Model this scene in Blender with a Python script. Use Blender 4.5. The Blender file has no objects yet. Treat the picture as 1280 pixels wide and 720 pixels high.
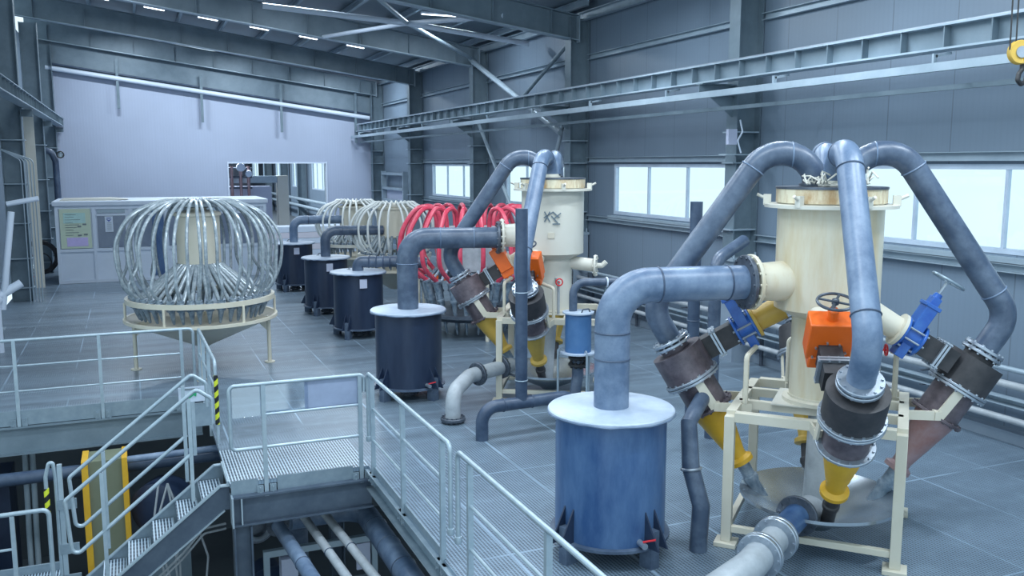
import bpy, math, random
from mathutils import Vector, Matrix
random.seed(7)
PI = math.pi
col = bpy.context.scene.collection
V = Vector

# ------------------------------------------------------------------ materials
def new_mat(name):
    m = bpy.data.materials.new(name); m.use_nodes = True
    nt = m.node_tree
    return m, nt, nt.nodes['Principled BSDF']

def mat(name, c, rough=.5, metal=0., c2=None, amt=.5, scale=3., bump=0., stretch=(1, 1, 1), lo=.35, hi=.7, spec=.5):
    """paint or metal with a procedural patchy second colour (dust, wear)"""
    m, nt, b = new_mat(name)
    b.inputs['Roughness'].default_value = rough
    b.inputs['Metallic'].default_value = metal
    b.inputs['Specular IOR Level'].default_value = spec
    if c2 is None: c2 = tuple(min(1, x * 1.35 + .02) for x in c)
    tc = nt.nodes.new('ShaderNodeTexCoord'); mp = nt.nodes.new('ShaderNodeMapping')
    mp.inputs['Scale'].default_value = stretch
    nz = nt.nodes.new('ShaderNodeTexNoise'); nz.inputs['Scale'].default_value = scale
    nz.inputs['Detail'].default_value = 6; nz.inputs['Roughness'].default_value = .65
    mr = nt.nodes.new('ShaderNodeMapRange'); mr.inputs['From Min'].default_value = lo; mr.inputs['From Max'].default_value = hi
    mr.inputs['To Max'].default_value = amt
    mx = nt.nodes.new('ShaderNodeMix'); mx.data_type = 'RGBA'
    mx.inputs['A'].default_value = (*c, 1); mx.inputs['B'].default_value = (*c2, 1)
    L = nt.links.new
    L(tc.outputs['Object'], mp.inputs['Vector']); L(mp.outputs[0], nz.inputs['Vector'])
    L(nz.outputs['Fac'], mr.inputs['Value']); L(mr.outputs[0], mx.inputs['Factor'])
    L(mx.outputs['Result'], b.inputs['Base Color'])
    if bump:
        bp = nt.nodes.new('ShaderNodeBump'); bp.inputs['Strength'].default_value = bump; bp.inputs['Distance'].default_value = .02
        n2 = nt.nodes.new('ShaderNodeTexNoise'); n2.inputs['Scale'].default_value = scale * 6
        L(mp.outputs[0], n2.inputs['Vector']); L(n2.outputs['Fac'], bp.inputs['Height']); L(bp.outputs[0], b.inputs['Normal'])
    return m

def math_node(nt, op, a, b=None, c=None):
    n = nt.nodes.new('ShaderNodeMath'); n.operation = op
    for i, v in enumerate((a, b, c)):
        if v is None: continue
        if isinstance(v, (int, float)): n.inputs[i].default_value = v
        else: nt.links.new(v, n.inputs[i])
    return n.outputs[0]

def line_mask(nt, coord, period, frac, offset=0.):
    """1 inside a stripe that takes up frac of each period"""
    v = math_node(nt, 'ADD', coord, offset + 1000 * period)
    v = math_node(nt, 'DIVIDE', v, period)
    v = math_node(nt, 'FRACT', v)
    return math_node(nt, 'LESS_THAN', v, frac)

def mix(nt, f, a, b):
    mx = nt.nodes.new('ShaderNodeMix'); mx.data_type = 'RGBA'
    for k, v in (('Factor', f), ('A', a), ('B', b)):
        if isinstance(v, tuple): mx.inputs[k].default_value = (*v, 1)
        elif isinstance(v, (int, float)): mx.inputs[k].default_value = v
        else: nt.links.new(v, mx.inputs[k])
    return mx.outputs['Result']

def noise(nt, vec, scale, detail=4, lo=.3, hi=.7, stretch=None):
    if stretch:
        mp = nt.nodes.new('ShaderNodeMapping'); mp.inputs['Scale'].default_value = stretch
        nt.links.new(vec, mp.inputs['Vector']); vec = mp.outputs[0]
    nz = nt.nodes.new('ShaderNodeTexNoise'); nz.inputs['Scale'].default_value = scale; nz.inputs['Detail'].default_value = detail
    nt.links.new(vec, nz.inputs['Vector'])
    mr = nt.nodes.new('ShaderNodeMapRange'); mr.inputs['From Min'].default_value = lo; mr.inputs['From Max'].default_value = hi
    nt.links.new(nz.outputs['Fac'], mr.inputs['Value'])
    return mr.outputs[0]

def grating_mat(name, bar, gap, joints=True, dusty=True):
    m, nt, b = new_mat(name); L = nt.links.new
    tc = nt.nodes.new('ShaderNodeTexCoord'); sp = nt.nodes.new('ShaderNodeSeparateXYZ'); L(tc.outputs['Object'], sp.inputs[0])
    x, y = sp.outputs['X'], sp.outputs['Y']
    bars = line_mask(nt, x, .0335, .42)
    rods = line_mask(nt, y, .0335 if joints else .1, .30)
    up = math_node(nt, 'MAXIMUM', bars, math_node(nt, 'MULTIPLY', rods, .62 if joints else .25))
    n1 = noise(nt, tc.outputs['Object'], .55, 5, .35, .68)
    n2 = noise(nt, tc.outputs['Object'], 6, 5, .5, .8)
    n3 = noise(nt, tc.outputs['Object'], 1.0, 4, .42, .66, (.35, 3.2, 1))
    barc = mix(nt, n1, bar, tuple(v * 1.35 for v in bar))
    c = mix(nt, up, gap, barc)
    solid = tuple((p * .55 + q * .45) * .92 for p, q in zip(bar, gap))
    if joints:                       # long-settled dust bridges the mesh in broad streaks
        mrr = nt.nodes.new('ShaderNodeMapRange'); mrr.inputs['From Min'].default_value = 9.6; mrr.inputs['From Max'].default_value = 11.8
        mrr.inputs['To Min'].default_value = .35; mrr.inputs['To Max'].default_value = 1.0; L(y, mrr.inputs['Value'])
        rown = nt.nodes.new('ShaderNodeTexWhiteNoise'); rown.noise_dimensions = '2D'
        cmb = nt.nodes.new('ShaderNodeCombineXYZ'); L(math_node(nt, 'FLOOR', math_node(nt, 'DIVIDE', y, 1.03)), cmb.inputs[0]); L(math_node(nt, 'FLOOR', math_node(nt, 'DIVIDE', x, 3.0)), cmb.inputs[1]); L(cmb.outputs[0], rown.inputs['Vector'])
        n4 = noise(nt, tc.outputs['Object'], 1.3, 5, .3, .7, (.3, 2.6, 1))
        plate = mix(nt, n4, tuple(v * .50 for v in bar), tuple(v * .95 for v in bar))
        plate = mix(nt, math_node(nt, 'MULTIPLY', rown.outputs['Value'], .38), plate, tuple(v * .30 for v in bar))
        cover = math_node(nt, 'MULTIPLY', mrr.outputs[0], math_node(nt, 'MINIMUM', math_node(nt, 'ADD', n3, .75), 1.))
        c = mix(nt, cover, c, plate)
        j1 = line_mask(nt, x, 1.0, .022); j2 = line_mask(nt, y, 2.06, .011, -.9)
        j = math_node(nt, 'MAXIMUM', j1, j2)
        jn = noise(nt, tc.outputs['Object'], .7, 3, .40, .60)
        c = mix(nt, math_node(nt, 'MULTIPLY', j, math_node(nt, 'MULTIPLY', jn, .7)), c, tuple(min(1, v * 1.7) for v in bar))
        c = mix(nt, math_node(nt, 'MULTIPLY', n2, .18), c, tuple(min(1, v * 1.6) for v in bar))
    L(c, b.inputs['Base Color'])
    b.inputs['Roughness'].default_value = .36; b.inputs['Metallic'].default_value = .15
    bp = nt.nodes.new('ShaderNodeBump'); bp.inputs['Strength'].default_value = .35; bp.inputs['Distance'].default_value = .01
    L(up, bp.inputs['Height']); L(bp.outputs[0], b.inputs['Normal'])
    return m

def panel_mat(name, c, axis, seam=1.15, rib=.1, rough=.45, seamdark=.72, ribamt=.10):
    """sheet-metal sandwich panel: fine vertical ribs and seams along one horizontal axis"""
    m, nt, b = new_mat(name); L = nt.links.new
    tc = nt.nodes.new('ShaderNodeTexCoord'); sp = nt.nodes.new('ShaderNodeSeparateXYZ'); L(tc.outputs['Object'], sp.inputs[0])
    a = sp.outputs[axis]
    s = line_mask(nt, a, seam, .018); r = line_mask(nt, a, rib, .35)
    n1 = noise(nt, tc.outputs['Object'], .35, 4, .3, .7)
    cc = mix(nt, n1, tuple(v * .93 for v in c), tuple(min(1, v * 1.07) for v in c))
    cc = mix(nt, math_node(nt, 'MULTIPLY', r, ribamt), cc, tuple(v * .8 for v in c))
    cc = mix(nt, s, cc, tuple(v * seamdark for v in c))
    L(cc, b.inputs['Base Color'])
    b.inputs['Roughness'].default_value = rough; b.inputs['Metallic'].default_value = 0
    bp = nt.nodes.new('ShaderNodeBump'); bp.inputs['Strength'].default_value = .25; bp.inputs['Distance'].default_value = .01
    L(r, bp.inputs['Height']); L(bp.outputs[0], b.inputs['Normal'])
    return m

def emit_mat(name, c, s):
    m, nt, b = new_mat(name)
    b.inputs['Base Color'].default_value = (*c, 1)
    b.inputs['Emission Color'].default_value = (*c, 1); b.inputs['Emission Strength'].default_value = s
    return m

def glass_mat(name, tint=(.96, .99, 1), gloss=.08, rough=.02):
    m = bpy.data.materials.new(name); m.use_nodes = True; nt = m.node_tree; nt.nodes.clear()
    o = nt.nodes.new('ShaderNodeOutputMaterial'); t = nt.nodes.new('ShaderNodeBsdfTransparent'); g = nt.nodes.new('ShaderNodeBsdfGlossy')
    t.inputs[0].default_value = (*tint, 1); g.inputs['Roughness'].default_value = rough
    mx = nt.nodes.new('ShaderNodeMixShader'); mx.inputs[0].default_value = gloss
    nt.links.new(t.outputs[0], mx.inputs[1]); nt.links.new(g.outputs[0], mx.inputs[2]); nt.links.new(mx.outputs[0], o.inputs[0])
    return m

M = {}
M['grating'] = grating_mat('floor_grating', (.22, .30, .385), (.022, .042, .068))
M['stair_grating'] = grating_mat('stair_grating', (.38, .47, .55), (.03, .05, .08), joints=False)
M['galv'] = mat('galvanised_steel', (.21, .28, .34), .42, .35, (.34, .42, .48), .6, 5)
M['rail'] = mat('rail_galvanised', (.32, .41, .48), .36, .35, (.48, .57, .63), .6, 7)
M['struct'] = mat('structural_steel', (.115, .165, .205), .5, .15, (.20, .265, .315), .7, 1.6)
M['struct_light'] = mat('light_steel', (.28, .36, .43), .42, .2, (.42, .51, .58), .6, 2)
M['girder'] = mat('girder_steel', (.14, .195, .24), .5, .15, (.24, .31, .37), .7, 1.3)
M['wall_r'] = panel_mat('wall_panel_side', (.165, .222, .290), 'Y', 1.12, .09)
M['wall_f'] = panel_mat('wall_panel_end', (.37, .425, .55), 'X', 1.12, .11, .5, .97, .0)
M['roof'] = panel_mat('roof_sheet', (.13, .175, .215), 'Y', 1.0, .2)
M['white'] = mat('white_sheet', (.56, .64, .76), .4, 0, (.66, .73, .84), .5, 1.2)
M['white_dirty'] = mat('white_pipe', (.40, .44, .48), .42, 0, (.24, .27, .30), .8, 5)
M['cream'] = mat('cream_paint', (.60, .565, .46), .42, 0, (.68, .65, .57), .6, 2.5)
M['rim'] = mat('rusty_cream', (.70, .64, .48), .5, 0, (.36, .20, .07), .85, 5, stretch=(1, 1, .35), lo=.42, hi=.62)
M['cream_tank'] = mat('cream_tank_paint', (.64, .60, .48), .38, 0, (.50, .34, .12), .75, 1.5, stretch=(2.5, 2.5, .4), lo=.46, hi=.74)
M['cream_clean'] = mat('cream_clean_paint', (.64, .63, .57), .38, 0, (.58, .56, .47), .5, 1.7)
M['pvc'] = mat('blue_grey_plastic', (.050, .076, .125), .36, 0, (.17, .225, .31), .75, 4, lo=.42, hi=.8)
M['pvc_light'] = mat('dusty_plastic', (.085, .135, .225), .38, 0, (.25, .33, .45), .8, 3.5, lo=.38, hi=.75)
M['pvc_dark'] = mat('dark_plastic', (.028, .05, .095), .38, 0, (.09, .13, .20), .7, 4)
M['tank_blue'] = mat('blue_tank_plastic', (.022, .07, .19), .34, 0, (.11, .20, .36), .85, 2.2, stretch=(1.6, 1.6, .5), lo=.36, hi=.72)
M['tank_navy'] = mat('navy_tank_plastic', (.010, .020, .048), .34, 0, (.035, .055, .10), .6, 2.2, stretch=(1.6, 1.6, .4))
M['small_blue'] = mat('small_tank_blue', (.05, .14, .32), .38, 0, (.10, .22, .42), .6, 3)
M['lid'] = mat('dusty_lid', (.34, .42, .54), .42, 0, (.54, .62, .72), .8, 3)
M['rubber'] = mat('black_rubber', (.022, .024, .03), .55, 0, (.075, .07, .075), .6, 6)
M['brown'] = mat('purple_brown_steel', (.085, .070, .085), .42, .3, (.20, .165, .185), .8, 7)
M['dark_steel'] = mat('dark_flange', (.06, .075, .10), .42, .4, (.16, .19, .24), .6, 8)
M['steel'] = mat('bare_steel', (.34, .39, .46), .32, .7, (.52, .58, .64), .6, 8)
M['hose'] = mat('clear_braided_hose', (.22, .27, .31), .22, .2, (.50, .56, .60), .8, 14)
M['beam_dark'] = mat('dark_beam_steel', (.055, .08, .12), .42, .2, (.12, .16, .21), .6, 3)
M['hose_white'] = mat('white_hose', (.72, .75, .74), .4, 0, (.58, .62, .62), .5, 9)
M['hose_red'] = mat('red_hose', (.62, .035, .085), .38, 0, (.72, .20, .26), .6, 6)
M['cyc_grey'] = mat('small_cyclone_plastic', (.12, .18, .25), .35, .2, (.42, .49, .56), .8, 11)
M['yellow'] = mat('yellow_paint', (.72, .42, .03), .42, 0, (.56, .30, .02), .6, 5)
M['yellow_dull'] = mat('ochre_paint', (.56, .37, .07), .45, 0, (.42, .27, .06), .6, 5)
M['redbrown'] = mat('worn_red_cone', (.33, .18, .17), .4, .3, (.42, .33, .36), .8, 4)
M['orange'] = mat('orange_paint', (.85, .15, .015), .36, 0, (.70, .11, .01), .5, 5)
M['blue'] = mat('valve_blue_paint', (.015, .09, .40), .32, 0, (.06, .20, .52), .6, 6)
M['red'] = mat('red_handle', (.65, .03, .04), .4)
M['dish'] = mat('stainless_dish', (.42, .48, .54), .25, .75, (.62, .66, .70), .5, 5)
M['conc'] = mat('dark_concrete', (.075, .095, .115), .8, 0, (.11, .13, .15), .7, 1.2)
M['ped'] = mat('grey_plinth', (.20, .26, .33), .7, 0, (.27, .33, .40), .7, 2)
M['olive'] = mat('olive_panel', (.16, .18, .12), .5, 0, (.20, .22, .16), .6, 2)
M['navy'] = mat('navy_paint', (.012, .025, .06), .4)
M['black'] = mat('black', (.012, .013, .016), .5)
M['glass'] = glass_mat('window_glass', (.97, .995, 1), .05)
M['acrylic'] = glass_mat('acrylic_sheet', (.86, .92, .97), .22, .06)
M['lav_reflection'] = mat('lavender_reflection', (.30, .36, .50), .2)  # reflection in the acrylic, painted as a flat lavender colour
M['cab_glass'] = mat('dark_glass', (.16, .20, .28), .15, 0, (.24, .29, .38), .6, 3)
M['frame_win'] = mat('window_frame_paint', (.42, .50, .60), .45)
M['poster_green'] = mat('poster_green', (.53, .63, .50), .5, 0, (.58, .66, .55), .4, 5)
M['poster_teal'] = mat('poster_teal', (.40, .60, .58), .5)
M['poster_violet'] = mat('poster_violet', (.50, .44, .74), .5)
M['ink'] = mat('print_ink', (.16, .20, .22), .5)
M['ink_blue'] = mat('print_blue', (.05, .09, .35), .5)
M['green'] = mat('sign_green', (.0, .30, .12), .4)
M['label'] = mat('label_plate', (.42, .46, .60), .4, 0, (.50, .54, .66), .5, 10)
M['lamp'] = emit_mat('luminaire_glow', (.82, .93, 1), 2.5)
M['pallet'] = mat('pinkish_cladding', (.62, .60, .68), .45, 0, (.70, .68, .74), .6, 2)
# hazard tape, slanted bands around a post
def hazard():
    m, nt, b = new_mat('hazard_tape'); L = nt.links.new
    tc = nt.nodes.new('ShaderNodeTexCoord'); sp = nt.nodes.new('ShaderNodeSeparateXYZ'); L(tc.outputs['Object'], sp.inputs[0])
    v = math_node(nt, 'ADD', sp.outputs['Z'], math_node(nt, 'MULTIPLY', sp.outputs['X'], -.9))
    s = line_mask(nt, v, .14, .5)
    L(mix(nt, s, (.66, .72, .04), (.012, .014, .016)), b.inputs['Base Color']); b.inputs['Roughness'].default_value = .45
    return m
M['hazard'] = hazard()

# ------------------------------------------------------------------ mesh builder
def basis(d):
    d = V(d).normalized()
    u = V((0, 0, 1)) if abs(d.z) < .95 else V((1, 0, 0))
    x = d.cross(u).normalized(); y = x.cross(d).normalized()
    return x, y, d

class MB:
    def __init__(s): s.v = []; s.f = []
    def ring_faces(s, rings, n, closed=False):
        k = len(rings)
        for i in range(k if closed else k - 1):
            a = rings[i]; b = rings[(i + 1) % k]
            for j in range(n): s.f.append((a + j, a + (j + 1) % n, b + (j + 1) % n, b + j))
    def ring(s, c, x, y, r, n):
        i = len(s.v)
        for j in range(n):
            a = 2 * PI * j / n
            s.v.append(tuple(V(c) + x * (r * math.cos(a)) + y * (r * math.sin(a))))
        return i
    def cap(s, i, n, flip=False):
        t = tuple(range(i, i + n)); s.f.append(t[::-1] if flip else t)
    def lathe(s, prof, o=(0, 0, 0), d=(0, 0, 1), n=32, cap=True):
        x, y, d = basis(d); o = V(o)
        R = [s.ring(o + d * h, x, y, max(r, 1e-4), n) for r, h in prof]
        s.ring_faces(R, n)
        if cap: s.cap(R[0], n, True); s.cap(R[-1], n)
        return s
    def cyl(s, a, b, r, r2=None, n=20):
        a = V(a); b = V(b); L = (b - a).length
        return s.lathe([(r, 0), (r if r2 is None else r2, L)], a, b - a, n)
    def fillet(s, pts, br, seg):
        pts = [V(p) for p in pts]; out = [pts[0]]
        for i in range(1, len(pts) - 1):
            p = pts[i]; a = (pts[i - 1] - p); b = (pts[i + 1] - p)
            la, lb = a.length, b.length; a.normalize(); b.normalize()
            ang = a.angle(b)
            if ang > PI - .02 or br <= 0: out.append(p); continue
            t = min(br / math.tan(ang / 2), la * .49, lb * .49)
            rr = t * math.tan(ang / 2)
            c = p + (a + b).normalized() * (rr / math.sin(ang / 2))
            p0 = p + a * t; p1 = p + b * t
            v0 = p0 - c; v1 = p1 - c; tot = v0.angle(v1)
            ax = v0.cross(v1).normalized()
            for k in range(seg + 1):
                out.append(c + Matrix.Rotation(tot * k / seg, 3, ax) @ v0)
        out.append(pts[-1]); return out
    def tube(s, pts, r, n=14, bend=0., seg=8, closed=False, cap=True):
        P = s.fillet(pts, bend, seg) if bend else [V(p) for p in pts]
        rr = r if isinstance(r, (list, tuple)) else [r] * len(P)
        k = len(P); T = []
        for i in range(k):
            if closed: t = P[(i + 1) % k] - P[i - 1]
            else: t = P[min(i + 1, k - 1)] - P[max(i - 1, 0)]
            T.append(t.normalized())
        x, y, _ = basis(T[0]); R = []
        for i in range(k):
            if i:
                x = (x - T[i] * x.dot(T[i]))
                x.normalize(); y = T[i].cross(x)
            else: y = T[0].cross(x)
            R.append(s.ring(P[i], x, y, rr[i], n))
        s.ring_faces(R, n, closed)
        if cap and not closed: s.cap(R[0], n, True); s.cap(R[-1], n)
        return s
    def torus(s, c, d, R, r, n=36, m=10):
        x, y, d = basis(d); c = V(c)
        pts = [c + x * (R * math.cos(2 * PI * i / n)) + y * (R * math.sin(2 * PI * i / n)) for i in range(n)]
        rings = []
        for i in range(n):
            e = (pts[i] - c).normalized(); rings.append(s.ring(pts[i], e, d, r, m))
        s.ring_faces(rings, m, True); return s
    def obox(s, c, X, Y, Z):
        """box: centre and three half-extent vectors"""
        c = V(c); X = V(X); Y = V(Y); Z = V(Z); i = len(s.v)
        for a in (-1, 1):
            for b in (-1, 1):
                for e in (-1, 1): s.v.append(tuple(c + X * a + Y * b + Z * e))
        s.f += [tuple(i + k for k in q) for q in ((0, 1, 3, 2), (4, 6, 7, 5), (0, 4, 5, 1), (2, 3, 7, 6), (0, 2, 6, 4), (1, 5, 7, 3))]
        return s
    def box(s, x0, x1, y0, y1, z0, z1):
        return s.obox(((x0 + x1) / 2, (y0 + y1) / 2, (z0 + z1) / 2), ((x1 - x0) / 2, 0, 0), (0, (y1 - y0) / 2, 0), (0, 0, (z1 - z0) / 2))
    def beam(s, a, b, w, h, up=(0, 0, 1)):
        a = V(a); b = V(b); d = (b - a).normalized(); u = V(up)
        if abs(d.dot(u)) > .98: u = V((1, 0, 0))
        x = d.cross(u).normalized(); y = x.cross(d).normalized()
        return s.obox((a + b) / 2, x * (w / 2), y * (h / 2), (b - a) / 2)
    def ibeam(s, a, b, w, h, up=(0, 0, 1), tf=.02, tw=.014):
        """I section between a and b: flanges w wide, h deep along up"""
        a = V(a); b = V(b); d = (b - a).normalized(); u = V(up)
        x = d.cross(u).normalized(); y = x.cross(d).normalized()
        for k in (-1, 1): s.beam(a + y * (k * (h - tf) / 2), b + y * (k * (h - tf) / 2), w, tf, y)
        s.beam(a, b, tw, h - 2 * tf, y); return s
    def channel(s, a, b, w, h, up=(0, 0, 1), t=.015, side=1):
        a = V(a); b = V(b); d = (b - a).normalized(); u = V(up)
        x = d.cross(u).normalized(); y = x.cross(d).normalized()
        for k in (-1, 1): s.beam(a + y * (k * (h - t) / 2), b + y * (k * (h - t) / 2), w, t, y)
        s.beam(a + x * (side * (w - t) / 2), b + x * (side * (w - t) / 2), t, h - 2 * t, y); return s
    def prism(s, poly, o, X, Y, N):
        """2D polygon in axes X, Y from o, thickness vector N (centred)"""
        o = V(o); X = V(X); Y = V(Y); N = V(N); n = len(poly); i = len(s.v)
        for k in (-.5, .5):
            for p in poly: s.v.append(tuple(o + X * p[0] + Y * p[1] + N * k))
        s.f.append(tuple(range(i, i + n))[::-1]); s.f.append(tuple(range(i + n, i + 2 * n)))
        for j in range(n): s.f.append((i + j, i + (j + 1) % n, i + n + (j + 1) % n, i + n + j))
        return s
    def flange(s, c, d, r, t, bolts=12, br=.014, hole=0.):
        """disc flange centred on c with bolt heads both sides"""
        d = V(d).normalized(); x, y, _ = basis(d); c = V(c)
        e = t * .18
        s.lathe([(r - e, -t / 2), (r, -t / 2 + e), (r, t / 2 - e), (r - e, t / 2)], c, d, 36)
        for k in range(bolts):
            a = 2 * PI * k / bolts; p = c + (x * math.cos(a) + y * math.sin(a)) * (r - br * 1.7)
            s.cyl(p - d * (t / 2 + br), p + d * (t / 2 + br), br, n=6)
        return s
    def build(s, name, m, parent=None, sharp=35, bevel=0.):
        me = bpy.data.meshes.new(name); me.from_pydata(s.v, [], s.f); me.update()
        import bmesh
        bm = bmesh.new(); bm.from_mesh(me); bmesh.ops.recalc_face_normals(bm, faces=bm.faces); bm.to_mesh(me); bm.free()
        me.polygons.foreach_set('use_smooth', [True] * len(me.polygons))
        me.set_sharp_from_angle(angle=math.radians(sharp))
        o = bpy.data.objects.new(name, me); col.objects.link(o)
        me.materials.append(m if not isinstance(m, str) else M[m])
        if parent: o.parent = parent
        if bevel:
            b = o.modifiers.new('bevel', 'BEVEL'); b.width = bevel; b.segments = 2; b.limit_method = 'ANGLE'
        return o

def tag(o, label=None, cat=None, group=None, kind=None):
    if label: o['label'] = label
    if cat: o['category'] = cat
    if group: o['group'] = group
    if kind: o['kind'] = kind
    return o
def empty(name, loc, label, cat, group=None, rz=0.):
    o = bpy.data.objects.new(name, None); o.empty_display_size = .1; o.location = loc; o.rotation_euler = (0, 0, rz)
    col.objects.link(o); return tag(o, label, cat, group)
def part_label(o, l): o['label'] = l; return o
def copy_tree(o, parent=None):
    c = o.copy(); col.objects.link(c); c.parent = parent
    for ch in [x for x in bpy.data.objects if x.parent == o]: copy_tree(ch, c)
    return c

# ================================================================== SETTING
def struct(name, mb, m): return tag(mb.build(name, m), kind='structure')
def slab(poly, z0, z1):
    mb = MB(); mb.prism(poly, (0, 0, (z0 + z1) / 2), (1, 0, 0), (0, 1, 0), (0, 0, z1 - z0)); return mb
WX = 10.27; LX = -2.95; FY = 38.6
fl = MB()
for x0, x1, y0, y1 in ((2.42, WX, 1.0, 9.95), (.86, WX, 9.95, 13.88), (LX, WX, 13.88, FY + .1)): fl.box(x0, x1, y0, y1, -.045, 0)
struct('floor', fl, 'grating')
struct('floor_annex', MB().box(LX, WX, FY + .1, 86, -.05, 0), 'conc')
pf = MB().box(-5.5, WX, -.5, 17.5, -3.6, -3.5); struct('floor_pit', pf, 'conc')
struct('wall_pit_back', MB().box(-5.5, WX, 17.4, 17.6, -3.5, -.05), 'conc')
struct('wall_pit_left', MB().box(-5.6, -5.5, -.5, 17.4, -3.5, 0), 'conc')

# right wall with window openings (X = WX)
def roof_bottom(x): return 7.72 - .1325 * x     # underside of the rafters
wins = [(5.2, 10.95), (13.75, 18.1), (20.2, 24.5), (26.6, 31.5)]
annex_w = [(50.3, 54.9), (58.2, 61.9), (64.6, 69.2), (72., 76.), (78.8, 83.)]
WB, WT = 2.36, 3.50
wr = MB()
ys = [1.0]
allw = wins + annex_w
for a, b in allw:
    wr.box(WX, WX + .12, ys[-1], a, 0, 8); ys.append(b)
    top = WT if b < 40 else 4.4; bot = WB if b < 40 else 1.99
    wr.box(WX, WX + .12, a, b, 0, bot); wr.box(WX, WX + .12, a, b, top, 8)
wr.box(WX, WX + .12, ys[-1], 86, 0, 8)
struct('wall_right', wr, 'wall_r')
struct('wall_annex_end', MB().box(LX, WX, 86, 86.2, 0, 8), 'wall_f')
struct('ceiling_annex', MB().box(LX, WX, FY + .2, 86, 7.9, 8), 'roof')
n = 0
for a, b in allw:
    n += 1
    big = b < 40
    top = WT if big else 4.4; bot = WB if big else 1.99
    w = MB(); t = .07
    w.box(WX - .01, WX + .07, a, b, bot, bot + t); w.box(WX - .01, WX + .07, a, b, top - t, top)
    w.box(WX - .01, WX + .07, a, a + t, bot + t, top - t); w.box(WX - .01, WX + .07, b - t, b, bot + t, top - t)
    wo = struct('window_%d' % n, w, 'frame_win')
    k = max(1, round((b - a) / 1.43))
    for j in range(1, k):
        y = a + (b - a) * j / k
        MB().box(WX + .0, WX + .06, y - .02, y + .02, bot + t, top - t).build('mullion', 'frame_win', wo)
    MB().box(WX + .03, WX + .04, a + t, b - t, bot + t, top - t).build('pane', 'glass', wo)
    if big:
        MB().box(WX - .12, WX + .0, a - .1, b + .1, bot - .12, bot - .03).build('window_sill', 'struct_light', wo)
# far wall: sloping top, opening into the next hall
fw = MB()
OX0, OX1 = 3.84, 7.82
fw.prism([(LX, 0), (OX0, 0), (OX0, 3.52), (OX1, 3.52), (OX1, 0), (WX, 0), (WX, roof_bottom(WX) + .7), (LX, roof_bottom(LX) + .7)], (0, FY + .1, 0), (1, 0, 0), (0, 0, 1), (0, .2, 0))
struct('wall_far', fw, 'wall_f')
tr = MB(); tr.box(OX0 - .05, OX0, FY - .03, FY + .23, 0, 3.6); tr.box(OX1, OX1 + .05, FY - .03, FY + .23, 0, 3.6); tr.box(OX0, OX1, FY - .03, FY + .23, 3.52, 3.57)
struct('trim_opening', tr, 'white')
wl = MB(); wl.prism([(15.5, 0), (86, 0), (86, 8), (15.5, 8.)], (LX - .3, 0, 0), (0, 1, 0), (0, 0, 1), (.12, 0, 0))
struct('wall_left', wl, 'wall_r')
tb = MB(); tb.prism([(LX, 7.18), (WX, 7.18 - .1325 * (WX - LX)), (WX, roof_bottom(WX) + .4), (LX, roof_bottom(LX) + .4)], (0, FY - .03, 0), (1, 0, 0), (0, 0, 1), (0, .04, 0))
struct('trim_1', tb, 'girder')
# roof
rf = MB()
def rz(x): return roof_bottom(x) + .78
rf.prism([(-3.5, rz(-3.5) + .12), (WX + .12, rz(WX) + .12), (WX + .12, rz(WX) + .2), (-3.5, rz(-3.5) + .2)], (0, 21.0, 0), (1, 0, 0), (0, 0, 1), (0, 36., 0))
struct('ceiling', rf, 'roof')

# steel frame
colY = [6.7, 13.1, 19.5, 26.05, 32.7, 38.3]
names = ['outermost on the right, mostly outside the frame', 'nearest tall one in view, right of the nearest separator pipes', 'second from the right, behind the far cream separator',
         'third from the right with diagonal braces meeting it', 'fourth from the right, between the far window and corner', 'in the far right corner of the hall']
for i, y in enumerate(colY):
    if i == 0: continue
    e = empty('steel_column', (10.0, y, 0), 'grey steel wall column, ' + names[i], 'column', 'columns along the window wall')
    h = roof_bottom(9.9)
    MB().ibeam((0, 0, 1.86), (0, 0, h + .5), .30, .50, (1, 0, 0)).build('shaft', 'struct', e)
    MB().box(-.27, .22, -.24, .24, 0, 1.80).build('plinth', 'ped', e)
    pb = MB().box(-.32, .25, -.25, .25, 1.80, 1.86)
    for a in (-.26, .2):
        for b in (-.2, .2): pb.cyl((a, b, 1.86), (a, b, 1.95), .02, n=8)
    pb.build('base_plate', 'struct_light', e)
    for z in (2.35, 3.52, 4.05):
        MB().box(-.32, .22, -.16, .16, z - .012, z + .012).build('stiffener', 'struct_light', e)
    br = MB().ibeam((-.25, 0, 4.76), (-.95, 0, 4.76), .2, .2, (0, 0, 1)); br.prism([(0, 0), (-.5, 0), (0, -.35)], (-.25, 0, 4.66), (1, 0, 0), (0, 0, 1), (0, .02, 0))
    br.build('girder_bracket', 'struct', e)
    # light secondary angle beside the column
    MB().box(.13, .25, .44, .52, 1.9, h + .5).build('side_post', 'struct_light', e)
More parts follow.
